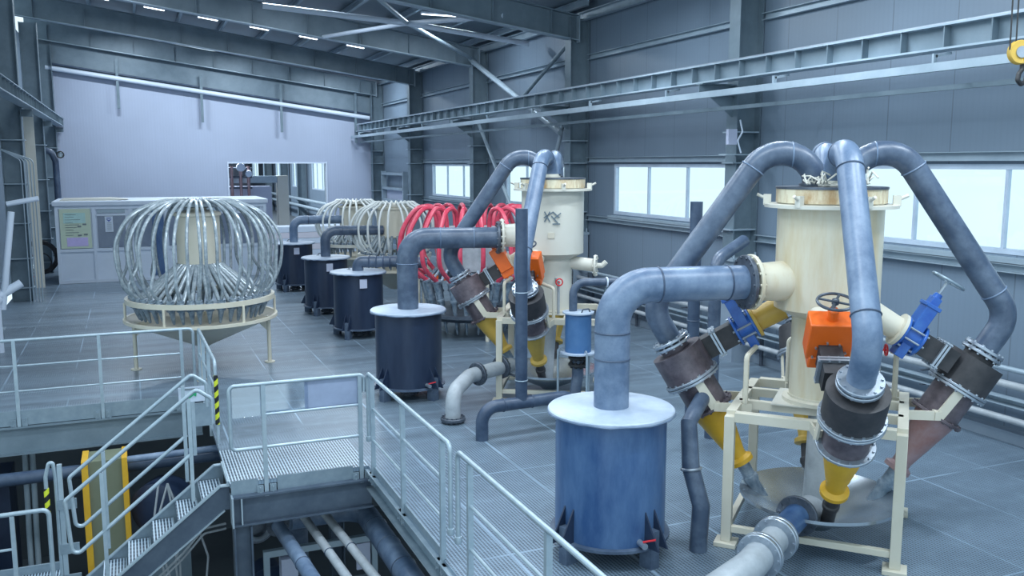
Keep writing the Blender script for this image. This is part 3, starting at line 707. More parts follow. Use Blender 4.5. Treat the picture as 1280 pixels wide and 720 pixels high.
# ================================================================== SEPARATOR WITH FOUR TILTED CYCLONES
def separator(origin, label, units, frame_ang, styles, tankm, cone_m, nozzle_ang, extra_logo=False, big_nozzle=None, blank=()):
    e = empty('cyclone_separator', origin, label, 'separator')
    # central vessel
    MB().lathe([(.30, 1.32), (.30, 2.08), (.47, 2.17), (.47, 3.24)], n=56).build('vessel', tankm, e)
    MB().lathe([(.47, 3.275), (.495, 3.275), (.495, 3.295), (.0, 3.302)], n=56).build('vessel_lid', 'dark_steel', e)
    MB().lathe([(.472, 3.15), (.488, 3.15), (.488, 3.275), (.472, 3.275)], n=56).build('rusty_rim', 'rim', e)
    rg = MB().lathe([(.472, 3.10), (.59, 3.105), (.59, 3.135), (.472, 3.14)], n=56, cap=False).build('ring_flange', 'cream_clean', e)
    for k in range(6):
        a = k * PI / 3 + .35; c, s = math.cos(a), math.sin(a)
        cl = MB(); cl.obox((.565 * c, .565 * s, 3.17), V((c, s, 0)) * .035, V((-s, c, 0)) * .025, (0, 0, .05)); cl.cyl((.60 * c, .60 * s, 3.19), (.66 * c, .66 * s, 3.22), .015, n=8)
        cl.build('clamp', 'cream_clean', rg)
    ft = MB().lathe([(.36, 1.275), (.36, 1.31), (.31, 1.32), (.31, 1.34)], n=40).build('foot_flange', 'cream', e)
    # big nozzle towards the transfer pipe
    c, s = math.cos(big_nozzle), math.sin(big_nozzle)
    nz = MB().cyl((.42 * c, .42 * s, 2.43), (.78 * c, .78 * s, 2.43), .19, .165, 32).build('inlet_nozzle', tankm, e)
    MB().flange((.77 * c, .77 * s, 2.43), (c, s, 0), .255, .035, 14, .014).build('nozzle_flange', tankm, nz)
    # frame
    F = MB(); R = 1.02; cs = [(R * math.cos(math.radians(frame_ang + 90 * k)), R * math.sin(math.radians(frame_ang + 90 * k))) for k in range(4)]
    w = .09
    for k in range(4):
        a = V((*cs[k], 0)); b = V((*cs[(k + 1) % 4], 0)); dd = (b - a).normalized(); nn = V((dd.y, -dd.x, 0))
        p = MB(); p.obox(a + V((0, 0, .635)), dd * w / 2, nn * w / 2, (0, 0, .595)); p.obox(a + V((0, 0, .02)), dd * .1, nn * .1, (0, 0, .02)); p.build('leg', 'cream', e, bevel=.004)
        MB().beam(a + V((0, 0, 1.225)) + dd * .045, b + V((0, 0, 1.225)) - dd * .045, w, w).build('top_rail', 'cream', e, bevel=.004)
        MB().beam(a + V((0, 0, .16)) + dd * .045, b + V((0, 0, .16)) - dd * .045, .06, .06).build('lower_rail', 'cream', e, bevel=.004)
    a, b = V((*cs[0], 1.24)), V((*cs[2], 1.24)); a2, b2 = V((*cs[1], 1.24)), V((*cs[3], 1.24))
    m1 = (V((*cs[0], 1.23)) + V((*cs[1], 1.23))) / 2; m2 = (V((*cs[2], 1.23)) + V((*cs[3], 1.23))) / 2
    sd = (m2 - m1).normalized(); so = V((-sd.y, sd.x, 0)) * .25
    for k in (-1, 1): MB().beam(m1 + so * k, m2 + so * k, .07, .08).build('cross_beam', 'cream', e)
    MB().obox((0, 0, 1.272), sd * .42, V((-sd.y, sd.x, 0)) * .33, (0, 0, .006)).build('base_plate', 'cream_clean', e)
    # receiving dish
    dz = MB().lathe([(.12, .12), (.16, .16), (.70, .40), (.73, .42), (.73, .45), (.69, .43), (.15, .19), (.01, .18)], (-.1, -.14, -.03), (0, 0, 1), 48).build('receiving_dish', 'dish', e)
    MB().cyl((-.22, -.22, .20), (-.10, -.12, 1.19), .115, n=24).build('vent_riser', 'white_dirty', e)
    for ui, (phi, st) in enumerate(zip(units, styles)):
        ph = math.radians(phi); er = V((math.cos(ph), math.sin(ph), 0)); et = V((-math.sin(ph), math.cos(ph), 0)); ez = V((0, 0, 1))
        def W(r, zz, t=0.): return er * r + ez * zz + et * t
        top = W(1.42, 1.80); ax = (W(.70, .60) - top).normalized()   # pointing down the cyclone
        up = -ax
        def S(s): return top + ax * s
        if ui in blank:        # a plain flanged outlet, nothing connected
            p0 = W(.26, 2.02); p1 = W(.66, 1.98)
            bn = MB().cyl(p0, p1, .10, n=24).build('blank_outlet', 'cream_clean', e)
            MB().flange(p1, er, .165, .035, 8, .014).build('blank_flange', 'cream_clean', bn)
            MB().tube([p1, p1 + er * .1, p1 + er * .16 + ez * .06], .04, 10, .03).build('plug', 'cream_clean', bn)
            continue
        # overflow pipe
        fr0 = .14; pts = [W(fr0, 3.30), W(.24, 3.86), W(.62, 3.86), W(.84, 3.55), W(1.66, 2.16), S(-.02)]
        P = MB(); path = P.fillet([pts[0], W(.24, 3.55)], 0, 1)
        arc = []
        # smooth goose-neck: vertical start, semicircular crown, straight fall
        rr = .31; c0 = W(fr0 + rr, 3.29); fall = (S(-.38) - W(.75, 3.43)).normalized()
        # end angle where tangent equals the fall direction
        fr_, fz_ = fall.dot(er), fall.z
        for k in range(13):
            a = PI - k / 12 * (PI - math.atan2(fr_, -fz_) * 1.0 + 0) if True else 0
            arc.append(c0 + er * (rr * math.cos(a)) + ez * (rr * math.sin(a)))
        pp_ = [pts[0]] + arc
        last = arc[-1]
        kn = S(-.38); tail = P.fillet([last, kn, S(-.02)], .34, 12)
        pm = 'pvc_light' if ui in (1, 3) else 'pvc'
        pipe = MB().tube(pp_ + tail[1:], .112, 24).build('overflow_pipe', pm, e)
        for (wp, wd_) in ((arc[-1], fall), (arc[6], er), (last.lerp(kn, .84), fall)):
            q = MB(); weld(q, wp, wd_, .113); q.build('weld_seam', 'pvc_light' if pm == 'pvc' else 'pvc', pipe)
        MB().lathe([(.15, 0), (.15, .02), (.125, .025), (.125, .05)], W(fr0, 3.302), (0, 0, 1), 28).build('pipe_foot', 'dark_steel' if ui != 1 else 'cream_clean', pipe)
        # cyclone
        body = MB().lathe([(.195, 0), (.195, .30)], S(.42), ax, 36).build('cyclone', 'brown', e)
        f = MB(); f.flange(S(-.01), ax, .185, .03, 12, .013); f.flange(S(.035), ax, .185, .03, 12, .013); f.build('top_flange', 'steel', body)
        head_m = 'brown' if ui == 0 else 'rubber'
        MB().lathe([(.14, .05), (.14, .10), (.25, .10), (.25, .39)], S(0), ax, 36).build('cyclone_head', head_m, body)
        f = MB(); f.flange(S(.395), ax, .275, .024, 18, .012); f.flange(S(.425), ax, .275, .024, 18, .012); f.build('body_flange', 'steel', body)
        MB().flange(S(.735), ax, .245, .03, 16, .012).build('lower_flange', 'steel' if ui % 2 else 'brown', body)
        cm = cone_m[ui]
        cn = MB().lathe([(.19, .75), (.085, 1.26), (.085, 1.30), (.125, 1.33), (.125, 1.37), (.07, 1.38)], S(0), ax, 32).build('underflow_cone', cm, body)
        sp_ = MB(); sp_.lathe([(.062, 1.38), (.062, 1.52), (.075, 1.53), (.075, 1.57), (.06, 1.60), (.06, 1.80)], S(0), ax, 20); sp_.build('spigot', 'cyc_grey' if ui % 2 == 0 else 'rubber', body)
        # tangential feed: duct, gate valve, nozzle back to the vessel
        q0 = S(.24) - et * .125; qd = V(-up + V((0, 0, 0))); 
        fd = (er * -.857 + ez * .514).normalized(); nv = (er * .514 + ez * .857).normalized()
        duct = MB(); duct.obox(q0 + fd * .40, fd * .17, nv * .105, et * .095); duct.build('feed_duct', 'rubber', body)
        f = MB()
        for t in (.36, .39): f.obox(q0 + fd * t, fd * .010, nv * .135, et * .125)
        for a in (-.12, -.04, .04, .12):
            for sgn in (-1, 1): f.cyl(q0 + fd * .34 + nv * (.12 * sgn) + et * a, q0 + fd * .41 + nv * (.12 * sgn) + et * a, .010, n=6)
        f.build('duct_flange', 'steel', duct_parent := body)
        vc = q0 + fd * .67
        vm = {'blue': 'blue', 'orange': 'orange'}[st]
        if st == 'blue':
            g = MB(); g.lathe([(.155, -.10), (.155, -.075), (.11, -.07), (.11, .07), (.155, .075), (.155, .10)], vc, fd, 28)
            g.obox(vc + nv * .16, fd * .055, nv * .17, et * .10); g.obox(vc + nv * .30, fd * .04, nv * .12, et * .065); g.obox(vc + nv * .33, fd * .07, nv * .018, et * .11)
            g.obox(vc - nv * .14, fd * .045, nv * .07, et * .085)
            g.cyl(vc + nv * .40, vc + nv * .46, .045, .035)
            val = g.build('gate_valve', vm, e, bevel=.006)
            wc = vc + nv * .60
        else:
            g = MB(); g.obox(vc + nv * .13, fd * .10, nv * .19, et * .185); g.obox(vc - nv * .10, fd * .11, nv * .06, et * .16)
            g.cyl(vc + nv * .31, vc + nv * .42, .052, .045)
            val = g.build('gate_valve', vm, e, bevel=.012)
            wc = vc + nv * .50
        MB().cyl(wc - nv * .14, wc + nv * .02, .013, n=10).build('spindle', 'steel', val)
        wn = nv if st == 'blue' else (nv * .9 + ez * .5).normalized()
        hw = MB(); hw.torus(wc, wn, .145, .013, 36, 8); hx, hy, _ = basis(wn)
        for k in range(4):
            a = k * PI / 2 + .4; hw.beam(wc, wc + (hx * math.cos(a) + hy * math.sin(a)) * .142, .02, .012, wn)
        hw.lathe([(.03, -.02), (.03, .02)], wc, wn, 14); hw.build('handwheel', 'galv' if st == 'blue' else 'dark_steel', val)
        fb = MB(); x_, y_, _ = basis(fd)
        for k in range(8):
            a = k * PI / 4 + .2; pb = vc + (x_ * math.cos(a) + y_ * math.sin(a)) * .135
            fb.cyl(pb - fd * .12, pb + fd * .12, .010, n=6)
        fb.build('bolt_set', 'steel', val)
        n0 = vc + fd * .10; vz = q0 + fd * 1.18
        MB().lathe([(.16, 0), (.16, .03), (.11, .035), (.12, .30)], n0, fd, 26).build('feed_nozzle', 'yellow_dull' if (ui == 0 and st == 'blue') else 'cream', e)
        # support arms from the frame
        for t in (-.23, .23):
            arm = MB(); arm.beam(W(.66, 1.225, t), W(1.00, 1.225, t), .02, .085, ez)
            arm.beam(W(.985, 1.20, t), W(1.19, 1.50, t), .02, .085, nv * -1 + er)
            arm.build('support_arm', 'cream', e)
        MB().beam(W(.98, 1.225, -.25), W(.98, 1.225, .25), .05, .08).build('arm_tie', 'cream', e)
        st_ = MB(); st_.tube([W(.72, 1.27, .22), W(.72, 1.72, .22), vc - nv * .20 + et * .12], .026, 8, .05); st_.build('valve_strut', 'cream', e)
    if extra_logo:
        a = math.radians(-118); c, s = math.cos(a), math.sin(a); X = V((-s, c, 0)); N = V((c, s, 0)); o = N * .475 + V((0, 0, 2.72))
        lg = MB()
        def bar(x0, y0, x1, y1, w_=.016): lg.beam(o + X * x0 + V((0, 0, y0)), o + X * x1 + V((0, 0, y1)), w_, .012, N)
        bar(-.10, .09, -.02, -.06); bar(-.02, .09, -.10, -.06); bar(.02, .09, .12, .0); bar(.0, .03, .10, -.08); bar(.03, -.02, .14, .07); bar(-.11, -.0, .02, .08); bar(.02, -.09, .13, -.09)
        lo = lg.build('painted_mark', 'struct', e)
        MB().obox(N * .475 + X * .0 + V((0, 0, 2.46)), X * .05, N * .006, (0, 0, .04)).build('label_plate', 'cream', e)
    # little red handwheel on a side branch
    a = math.radians(frame_ang + 60)
    c, s = math.cos(a), math.sin(a)
    sb = MB().tube([(.28 * c, .28 * s, 1.80), (.50 * c, .50 * s, 1.80), (.50 * c, .50 * s, 1.3)], .022, 10, .06).build('sample_branch', 'white_dirty', e)
    w2 = MB(); w2.torus((.56 * c, .56 * s, 1.78), (c, s, 0), .05, .010, 20, 6); w2.cyl((.48 * c, .48 * s, 1.78), (.57 * c, .57 * s, 1.78), .012, n=8); w2.build('red_handwheel', 'red', sb)
    return e
a1 = math.atan2(6.87 - 6.48, 3.9 - 5.96); a2 = math.atan2(12.92 - 12.27, 3.8 - 5.9)
separator(P1, 'large cream separator vessel with four tilted cyclones, nearest and at the right', (147, -121, -31, 57), -92, ('blue', 'orange', 'blue', 'blue'), 'cream_tank',
          ('yellow', 'yellow', 'redbrown', 'yellow_dull'), 0, big_nozzle=a1)
separator(P2, 'smaller-looking cream separator with tilted cyclones, farther back in the middle', (153, -131, -35, 60), -165, ('orange', 'orange', 'blue', 'blue'), 'cream_clean',
          ('yellow_dull', 'yellow_dull', 'redbrown', 'yellow_dull'), 0, extra_logo=True, big_nozzle=a2, blank=(2,))
# rags / crumbled insulation on the near vessel lid
for i, a in enumerate((1.9 + PI / 2, 4.9)):
    mb = MB()
    for k in range(14):
        b = random.uniform(0, 2 * PI); c0 = V((.09 * math.cos(b), .09 * math.sin(b), .01)); c1 = c0 + V((random.uniform(-.12, .12), random.uniform(-.12, .12), random.uniform(.02, .14)))
        c2 = c1 + V((random.uniform(-.1, .1), random.uniform(-.1, .1), random.uniform(-.12, .02))); c2.z = max(c2.z, .01)
        mb.tube([c0, c1, c2], .009, 6)
    o = mb.build('wire_tangle', 'cream_clean'); o.location = P1 + V((.30 * math.cos(a), .30 * math.sin(a), 3.315))
    tag(o, ['tangle of pale wire on the near vessel lid under the left goose-neck pipe', 'tangle of pale wire on the near vessel lid right of the front pipe'][i], 'wire tangle')

# ================================================================== HOSE-CLUSTER HYDROCYCLONES
def hose_cluster(loc, label, n, rb, ztop, zring, rring, hub_r, hub_z, hose_r, hose_m, rt, dish=True, red=False, legs=True, cyc_len=.55, rot=0., zs=1.):
    e = empty('hose_cluster', loc, label, 'hydrocyclone cluster', rz=rot)
    MB().lathe([(hub_r * .9, hub_z[0] - .03), (hub_r, hub_z[0]), (hub_r, hub_z[1]), (hub_r * 1.08, hub_z[1] + .01), (hub_r * 1.08, hub_z[1] + .06), (hub_r * .6, hub_z[1] + .10)], n=40).build('feed_hub', 'cream' if not red else 'white_dirty', e)
    if not red:
        MB().lathe([(rt * .8, ztop - .10), (rt, ztop - .08), (rt, ztop - .02), (rt * .85, ztop), (.0, ztop + .005)], n=40).build('top_manifold', 'hose' if hose_m == 'hose' else 'cream_clean', e)
        MB().cyl((0, 0, hub_z[1]), (0, 0, ztop - .05), .16, n=20).build('neck', 'cream', e)
    for k in range(n):
        a = 2 * PI * (k + .5) / n + random.uniform(-.03, .03); c, s = math.cos(a), math.sin(a); X = V((c, s, 0)); Yt = V((-s, c, 0))
        jb = random.uniform(-.05, .05); jt = random.uniform(-.07, .07)
        def H(r, z_, t=0.): return X * r + Yt * t + V((0, 0, z_))
        zr = zring + .08; hh = ztop - zr
        if not red:
            if hose_m == 'hose' and k % 3 == 1: jb -= .20
            ctrl = [H(rt * .75, ztop - .05), H(rt * 1.15, ztop + .02), H(rb * .56, ztop - .04, jt * .3), H(rb * .83 + jb * .6, ztop - hh * .155, jt * .6), H(rb + jb, ztop - hh * .40, jt), H(rb * 1.0 + jb, ztop - hh * .66, jt), H(rb * .6 + rring * .4 + .01, zr + hh * .14, jt * .4), H(rring - .02, zr)]
        else:
            ctrl = [H(hub_r * .98, hub_z[1] - .1), H(hub_r * 1.0, ztop - .22), H(hub_r * 1.14, ztop - .04), H(hub_r * 1.42, ztop, jt * .5), H(hub_r * 1.68, ztop - .14, jt), H(rb * .985, ztop - hh * .38, jt), H(rb * .98, ztop - hh * .75, jt), H(rring - .02, zr)]
        # Catmull-Rom
        P = [ctrl[0]] + ctrl + [ctrl[-1]]; out = []
        for i in range(1, len(P) - 2):
            p0, p1, p2, p3 = P[i - 1], P[i], P[i + 1], P[i + 2]
            for q in range(5):
                t = q / 5
                out.append(.5 * ((2 * p1) + (p2 - p0) * t + (2 * p0 - 5 * p1 + 4 * p2 - p3) * t * t + (3 * p1 - p0 - 3 * p2 + p3) * t ** 3))
        out.append(ctrl[-1])
        MB().tube(out, hose_r, 8).build('hose', hose_m, e)
        # small cyclone
        tp = H(rring - .02, zr - .02); bt = H(rring - .02 - cyc_len * .30, zr - cyc_len * 1.15)
        cy = MB(); dd = (bt - tp); L = dd.length
        cy.lathe([(hose_r * 1.1, -.04), (hose_r * 2.1, -.035), (hose_r * 2.1, 0), (.066, .005), (.066, L * .32), (.08, L * .32), (.08, L * .36), (.055, L * .36), (.024, L * .95), (.018, L)], tp, dd, 12)
        cy = cy.build('small_cyclone', 'cyc_grey', e)
        if red: MB().box(0, 0, 0, 0, 0, 0) if False else MB().obox(H(rring * .78, zr + .05), X * .03, Yt * .03, (0, 0, .04)).build('orange_cap', 'orange', cy)
        MB().cyl(H(hub_r * .96, hub_z[0] + .02), H(rring - .06, zr - .06 - .04), .034, n=10).build('feed_arm', 'hose' if not red else 'cyc_grey', e)
    if dish:
        MB().lathe([(rring + .04, zring - .04), (rring + .10, zring - .04), (rring + .10, zring + .04), (rring + .04, zring + .04), (rring + .04, zring - .04)], n=56, cap=False).build('upper_ring', 'cream_clean' if hose_m != 'hose' else 'cream', e)
        zd = zring - .33
        MB().lathe([(.12, zd - .52), (.16, zd - .50), (rring + .08, zd - .04), (rring + .14, zd - .03), (rring + .14, zd + .02), (rring + .09, zd + .02), (rring + .05, zd - .02), (.15, zd - .46), (.01, zd - .46)], n=56).build('collecting_dish', 'cream', e)
    if legs:
        zd = zring - .33
        for k in range(4):
            a = PI / 4 + k * PI / 2; c, s = math.cos(a), math.sin(a); r = rring * .98
            lg = MB(); lg.cyl((r * c, r * s, .02), (r * c, r * s, zd - .05), .035, n=12); lg.lathe([(.09, 0), (.09, .02)], (r * c, r * s, 0), (0, 0, 1), 16)
            lg.prism([(0, 0), (-.28, 0), (0, -.28)], (r * c, r * s, zd - .06), (c, s, 0), (0, 0, 1), V((-s, c, 0)) * .02)
            lg.build('leg', 'cream', e)
        for k in range(6):
            a = .35 + k * PI / 3; c, s = math.cos(a), math.sin(a); r = rring + .10
            MB().cyl((r * c, r * s, zd), (r * c, r * s, zring - .04), .022, n=8).build('ring_post', 'cream', e)
    return e
hose_cluster((1.07, 16.25, 0), 'big round cluster of grey arching hoses on a cream dish and legs, left of centre', 42, 1.32, 2.87, 1.22, 1.13, .36, (1.78, 2.62), .027, 'hose', .40, cyc_len=.34, rot=math.radians(-52 + 90))
hose_cluster((6.52, 17.45, 0), 'cluster of arching red hoses over grey cyclones behind the second tank', 20, 1.48, 2.62, 1.08, 1.05, .74, (1.35, 2.12), .046, 'hose_red', .7, red=True, dish=False, legs=False, cyc_len=.95)
e0 = [o for o in bpy.data.objects if o.name.startswith('hose_cluster') and 'red hoses' in o.get('label', '')][0]
MB().lathe([(.2, .30), (.95, .34), (1.1, .42), (1.16, .44), (1.16, .50), (1.1, .50), (.2, .40)], n=48).build('collecting_dish', 'dark_steel', e0)
for k in range(4):
    a = .7 + k * PI / 2 + PI / 4; MB().cyl((1.14 * math.cos(a), 1.14 * math.sin(a), 0), (1.14 * math.cos(a), 1.14 * math.sin(a), 1.15), .04, n=12).build('leg', 'cream', e0)
hose_cluster((5.95, 21.3, 0), 'white-hosed round cluster behind the fourth tank, its right side behind the red hoses', 24, 1.0, 2.56, 1.30, .80, .42, (1.75, 2.40), .026, 'hose_white', .40, cyc_len=.34)
hose_cluster((5.95, 25.5, 0), 'farthest white-hosed round cluster, behind the last navy tank', 24, 1.04, 2.46, 1.22, .82, .42, (1.6, 2.25), .028, 'hose_white', .42, cyc_len=.34)

# ================================================================== LOOSE PIPEWORK ON THE FLOOR
pipe_run('vertical_pipe', [(4.57, 10.41, .42), (4.57, 10.41, 2.94)], .079, 0, 'pvc_dark', 'tall dark open-ended vertical pipe in front of the far separator', welds=[((4.57, 10.41, 1.87), (0, 0, 1)), ((4.57, 10.41, .72), (0, 0, 1))], weld_m='struct_light')
pipe_run('floor_pipe', [(4.00, 10.36, .0), (4.00, 10.36, .42), (5.38, 10.47, .42), (5.38, 10.47, .0)], .082, .24, 'pvc_dark', 'dark low pipe with elbow diving through the floor left of the nearest tank', welds=[((4.30, 10.385, .42), (1, .08, 0)), ((4.72, 10.42, .42), (1, .08, 0))])
pipe_run('elbow_pipe', [(3.92, 11.25, .02), (3.92, 11.25, .42), (4.35, 11.75, .50), (5.15, 12.1, .52)], .105, .26, 'white_dirty', 'pale grey elbow pipe with bolted flanges rising from the floor to the far separator',
         flanges=[((3.92, 11.25, .05), (0, 0, 1), .17, .05), ((4.50, 11.82, .50), (.8, .4, .03), .17, .05), ((4.95, 12.01, .52), (.85, .4, .03), .17, .05)])
e = empty('floor_pipe', (5.35, 6.05, .38), 'large pale elbow pipe with bolted flanges and dark blue spool at the bottom edge', 'pipe')
o = V((5.35, 6.05, .38))
fdir = V((-.84, -.54, 0)).normalized()
MB().cyl(V((0, 0, 0)), fdir * .58, .115, n=28).build('blue_spool', 'tank_blue', e)
MB().cyl(fdir * .58, fdir * .98, .12, n=28).build('spool', 'white_dirty', e)
MB().tube([fdir * .98, fdir * 1.25, fdir * 1.25 + V((-.5, -.12, -.10)), fdir * 1.25 + V((-.66, -.14, -.38))], .125, 28, .28, 12).build('elbow', 'white_dirty', e)
for t, mm in ((0, 'dark_steel'), (.56, 'steel'), (.61, 'steel'), (.96, 'steel'), (1.01, 'steel')):
    MB().flange(fdir * t, fdir, .185, .035, 12, .014).build('flange', mm, e)
MB().cyl(V((0, 0, 0)), V((.35, .2, -.05)), .125, n=24).build('stub', 'white_dirty', e)
# curved pipe right of the nearest tank
e = empty('drop_pipe', (4.62, 6.50, 0), 'curved dusty blue drop pipe with clamp between the nearest tank and separator frame', 'pipe')
MB().tube([(0, 0, 0), (.02, .0, .42), (-.02, .12, .75), (0, .20, 1.15), (.30, .42, 1.30)], [.082, .082, .082, .075, .075], 20).build('lower_hose', 'pvc', e)
MB().torus((-.02, .115, .74), (0, .2, 1), .085, .014, 28, 8).build('clamp', 'steel', e)
MB().cyl((-.12, .11, .74), (.09, .11, .74), .012, n=8).build('clamp_bolt', 'steel', e)
pipe_run('vertical_pipe', [(6.30, 9.1, .0), (6.30, 9.1, 3.05)], .075, 0, 'pvc_dark', 'dark open-ended vertical pipe behind the thick horizontal pipe, below the window', welds=[((6.3, 9.1, 1.6), (0, 0, 1))])
pipe_run('vertical_pipe', [(6.75, 9.3, .0), (6.75, 9.3, 2.3), (7.4, 9.6, 2.5)], .08, .2, 'pvc', 'blue-grey pipe just behind the dark open-ended pipe, bending right', welds=[((6.75, 9.3, 1.0), (0, 0, 1))])
# small blue tank on its pipe stand
e = empty('small_tank', (5.50, 10.62, 0), 'small bright blue cylindrical tank with pale lid on a flanged pipe, mid-picture', 'tank')
D = .22
MB().lathe([(.178, .76 + D), (.178, 1.29 + D)], n=36).build('body', 'small_blue', e)
MB().lathe([(.215, 1.29 + D), (.215, 1.31 + D), (.0, 1.32 + D)], n=36).build('lid', 'lid', e)
MB().lathe([(.24, .74 + D), (.24, .76 + D), (.178, .765 + D)], n=36).build('bottom_flange', 'lid', e)
MB().tube([(-.02, -.13, 1.31 + D), (0, -.13, 1.355 + D), (.1, -.11, 1.355 + D), (.12, -.11, 1.31 + D)], .010, 8, .015).build('lid_handle', 'dark_steel', e)
MB().tube([(-.06, .04, 1.31 + D), (-.06, .04, 1.70 + D), (.9, -.19, 1.70 + D)], .055, 18, .16).build('top_pipe', 'pvc', e)
for zz in (.68, .58): MB().flange((0, 0, zz + D), (0, 0, 1), .13, .04, 8, .02).build('outlet_flange', 'black', e)
MB().tube([(0, 0, .75 + D), (0, 0, .42 + D), (-.12, -.06, .1), (-.12, -.06, 0)], .078, 18, .2).build('outlet_pipe', 'pvc', e)
for a in (0.5, 2.6, 4.7):
    c, s = math.cos(a), math.sin(a); MB().cyl((.27 * c, .27 * s, 0), (.27 * c, .27 * s, .78 + D), .016, n=10).build('leg', 'struct_light', e)
    MB().torus((.235 * c, .235 * s, .78 + D), (-s, c, 0), .03, .008, 14, 6).build('lug', 'steel', e)
e = empty('pipe_support', (5.88, 10.53, 0), 'slim grey post carrying the small tank pipe', 'post')
MB().box(-.025, .025, -.025, .025, 0, 1.86).build('post', 'struct', e); MB().torus((0, 0, 1.92), (.97, -.24, 0), .062, .012, 20, 8).build('pipe_clip', 'white', e)
MB().box(-.08, .08, -.08, .08, 0, .015).build('foot_plate', 'struct', e)
# pipes and trays along the foot of the window wall
for z, x, r, nm, mm in ((.97, 9.98, .035, 'topmost thin', 'struct_light'), (.78, 9.95, .05, 'second', 'white_dirty'), (.58, 9.92, .06, 'third', 'struct_light'), (.36, 9.9, .045, 'lowest', 'white_dirty')):
    for (y0, y1, w) in ((2.0, 12.7, 'right of the nearest column'), (13.5, 24, 'behind the separators')):
        if r > .055: mb = MB().channel((0, 0, 0), (0, y1 - y0, 0), .14, .10, (0, 0, 1), .01)
        else: mb = MB().cyl((0, 0, 0), (0, y1 - y0, 0), r, n=12)
        o = mb.build('wall_pipe', mm); o.location = (x, y0, z)
        tag(o, nm + ' service line along the window wall foot, ' + w, 'pipe')
for i, y in enumerate((3.4, 5.2, 7., 8.8, 10.6, 12.4, 14.6, 16.6, 18.6)):
    e = empty('pipe_stand', (10.02, y, 0), 'low dark stand carrying the service lines at the foot of the window wall', 'pipe stand', 'pipe stands along the window wall')
    MB().box(-.02, .02, -.03, .03, 0, 1.05).build('upright', 'dark_steel', e)
    for z in (.30, .52, .72, .93): MB().box(-.2, .02, -.02, .02, z - .012, z + .005).build('arm', 'dark_steel', e)
tag(MB().box(10.1, WX, 1.5, FY, 0, .14).build('baseboard_right', 'ped'), kind='structure')
# stainless hoods on floor near the wall (seen between frame legs)
# light box fixed on the nearest column
e = empty('junction_box', (9.6, 12.85, 3.95), 'small pale junction box with looping cable on the nearest wall column', 'junction box')
MB().box(-.13, .05, -.05, .02, -.12, .14).build('box', 'label', e); MB().box(-.2, .3, -.1, .12, -.3, -.28).build('shelf', 'struct_light', e)
MB().tube([(.1, -.05, .3), (.16, -.05, .1), (.06, -.05, -.05), (.14, -.05, -.26)], .015, 8, .06).build('cable', 'white', e)

# ================================================================== CRANE HOOK (top right)
e = empty('crane_hook_block', (7.93, 6.2, 4.56), 'yellow crane pulley block hanging on two dark cables at the right edge', 'crane block')
MB().lathe([(.05, -.03), (.105, -.035), (.115, -.02), (.10, 0), (.115, .02), (.105, .035), (.05, .03)], (0, 0, 0), (.35, .94, 0), 36).build('pulley', 'yellow_dull', e)
MB().lathe([(.055, -.045), (.055, .045)], (0, 0, 0), (.35, .94, 0), 20).build('axle', 'steel', e)
for x in (-.11, -.03):
    MB().cyl((x, .02, 0.02), (x - .07, 0, 2.2), .008, n=6).build('cable', 'black', e)
MB().obox((.08, -.03, -.02), (.07, 0, 0), (0, .02, 0), (0, 0, .06)).build('cheek_plate', 'yellow', e)
MB().tube([(.05, 0, -.10), (.05, 0, -.16), (.01, 0, -.20), (.0, 0, -.26), (.05, 0, -.30), (.11, 0, -.27), (.12, 0, -.22)], .022, 10, .02).build('hook', 'black', e)
e = empty('crane_hoist', (7.85, 6.2, 6.2), 'dark crane hoist beam above the picture carrying the pulley cables', 'crane')
MB().box(-.3, .3, -.25, .25, .3, .62).build('hoist_body', 'yellow_dull', e); MB().cyl((0, -.3, .30), (0, .3, .30), .12).build('drum', 'black', e)
o = MB().box(-2.5, 9.5, -.12, .12, 0, .3); o = o.build('crane_bridge', 'yellow_dull'); o.location = (0, 6.2, 6.82)
tag(o, 'crane bridge beam spanning the hall above the picture', 'crane bridge')

# ================================================================== PLATFORM EDGES, GUARDRAILS
def ibeam_obj(name, a, b, w, h, m, label, cat='beam', ups=(0, 0, 1)):
    o = MB().ibeam((0, 0, 0), V(b) - V(a), w, h, ups, .02, .014).build(name, m); o.location = a; return tag(o, label, cat)
ibeam_obj('edge_beam', (-3.2, 13.88, -.33), (.84, 13.88, -.33), .16, .40, 'girder', 'long steel edge beam under the left guardrail')
e = empty('edge_beam', (.88, 9.93, -.30), 'steel I-beam under the front edge of the small landing', 'beam')
MB().ibeam((0, 0, 0), (1.56, 0, 0), .16, .34, (0, 0, 1), .02, .014).build('beam', 'beam_dark', e); MB().box(.08, .095, -.08, .08, -.15, .15).build('web_stiffener', 'struct_light', e)
MB().box(-.02, 0, -.1, .1, -.17, .17).build('end_plate', 'struct_light', e)
e = empty('edge_beam', (2.42, 3.2, -.14), 'channel beam along the opening under the diagonal guardrails', 'beam')
MB().channel((0, 0, 0), (0, 6.75, 0), .1, .22, (0, 0, 1), .015).build('beam', 'galv', e)
o = MB().ibeam((0, 0, -3.5), (0, 0, -.48), .2, .2, (1, 0, 0)).build('support_column', 'beam_dark'); o.location = (.97, 9.93, 0); tag(o, 'steel post under the left front corner of the landing', 'column')
o = MB().ibeam((0, 0, -3.5), (0, 0, -.26), .2, .2, (1, 0, 0)).build('support_column', 'beam_dark'); o.location = (2.6, 12.8, 0); tag(o, 'dark steel post deep under the floor behind the pipes', 'column')
o = MB().ibeam((0, 0, -3.5), (0, 0, -.26), .2, .2, (1, 0, 0)).build('support_column', 'beam_dark'); o.location = (2.55, 4.0, 0); tag(o, 'steel post under the floor edge nearest the camera', 'column')

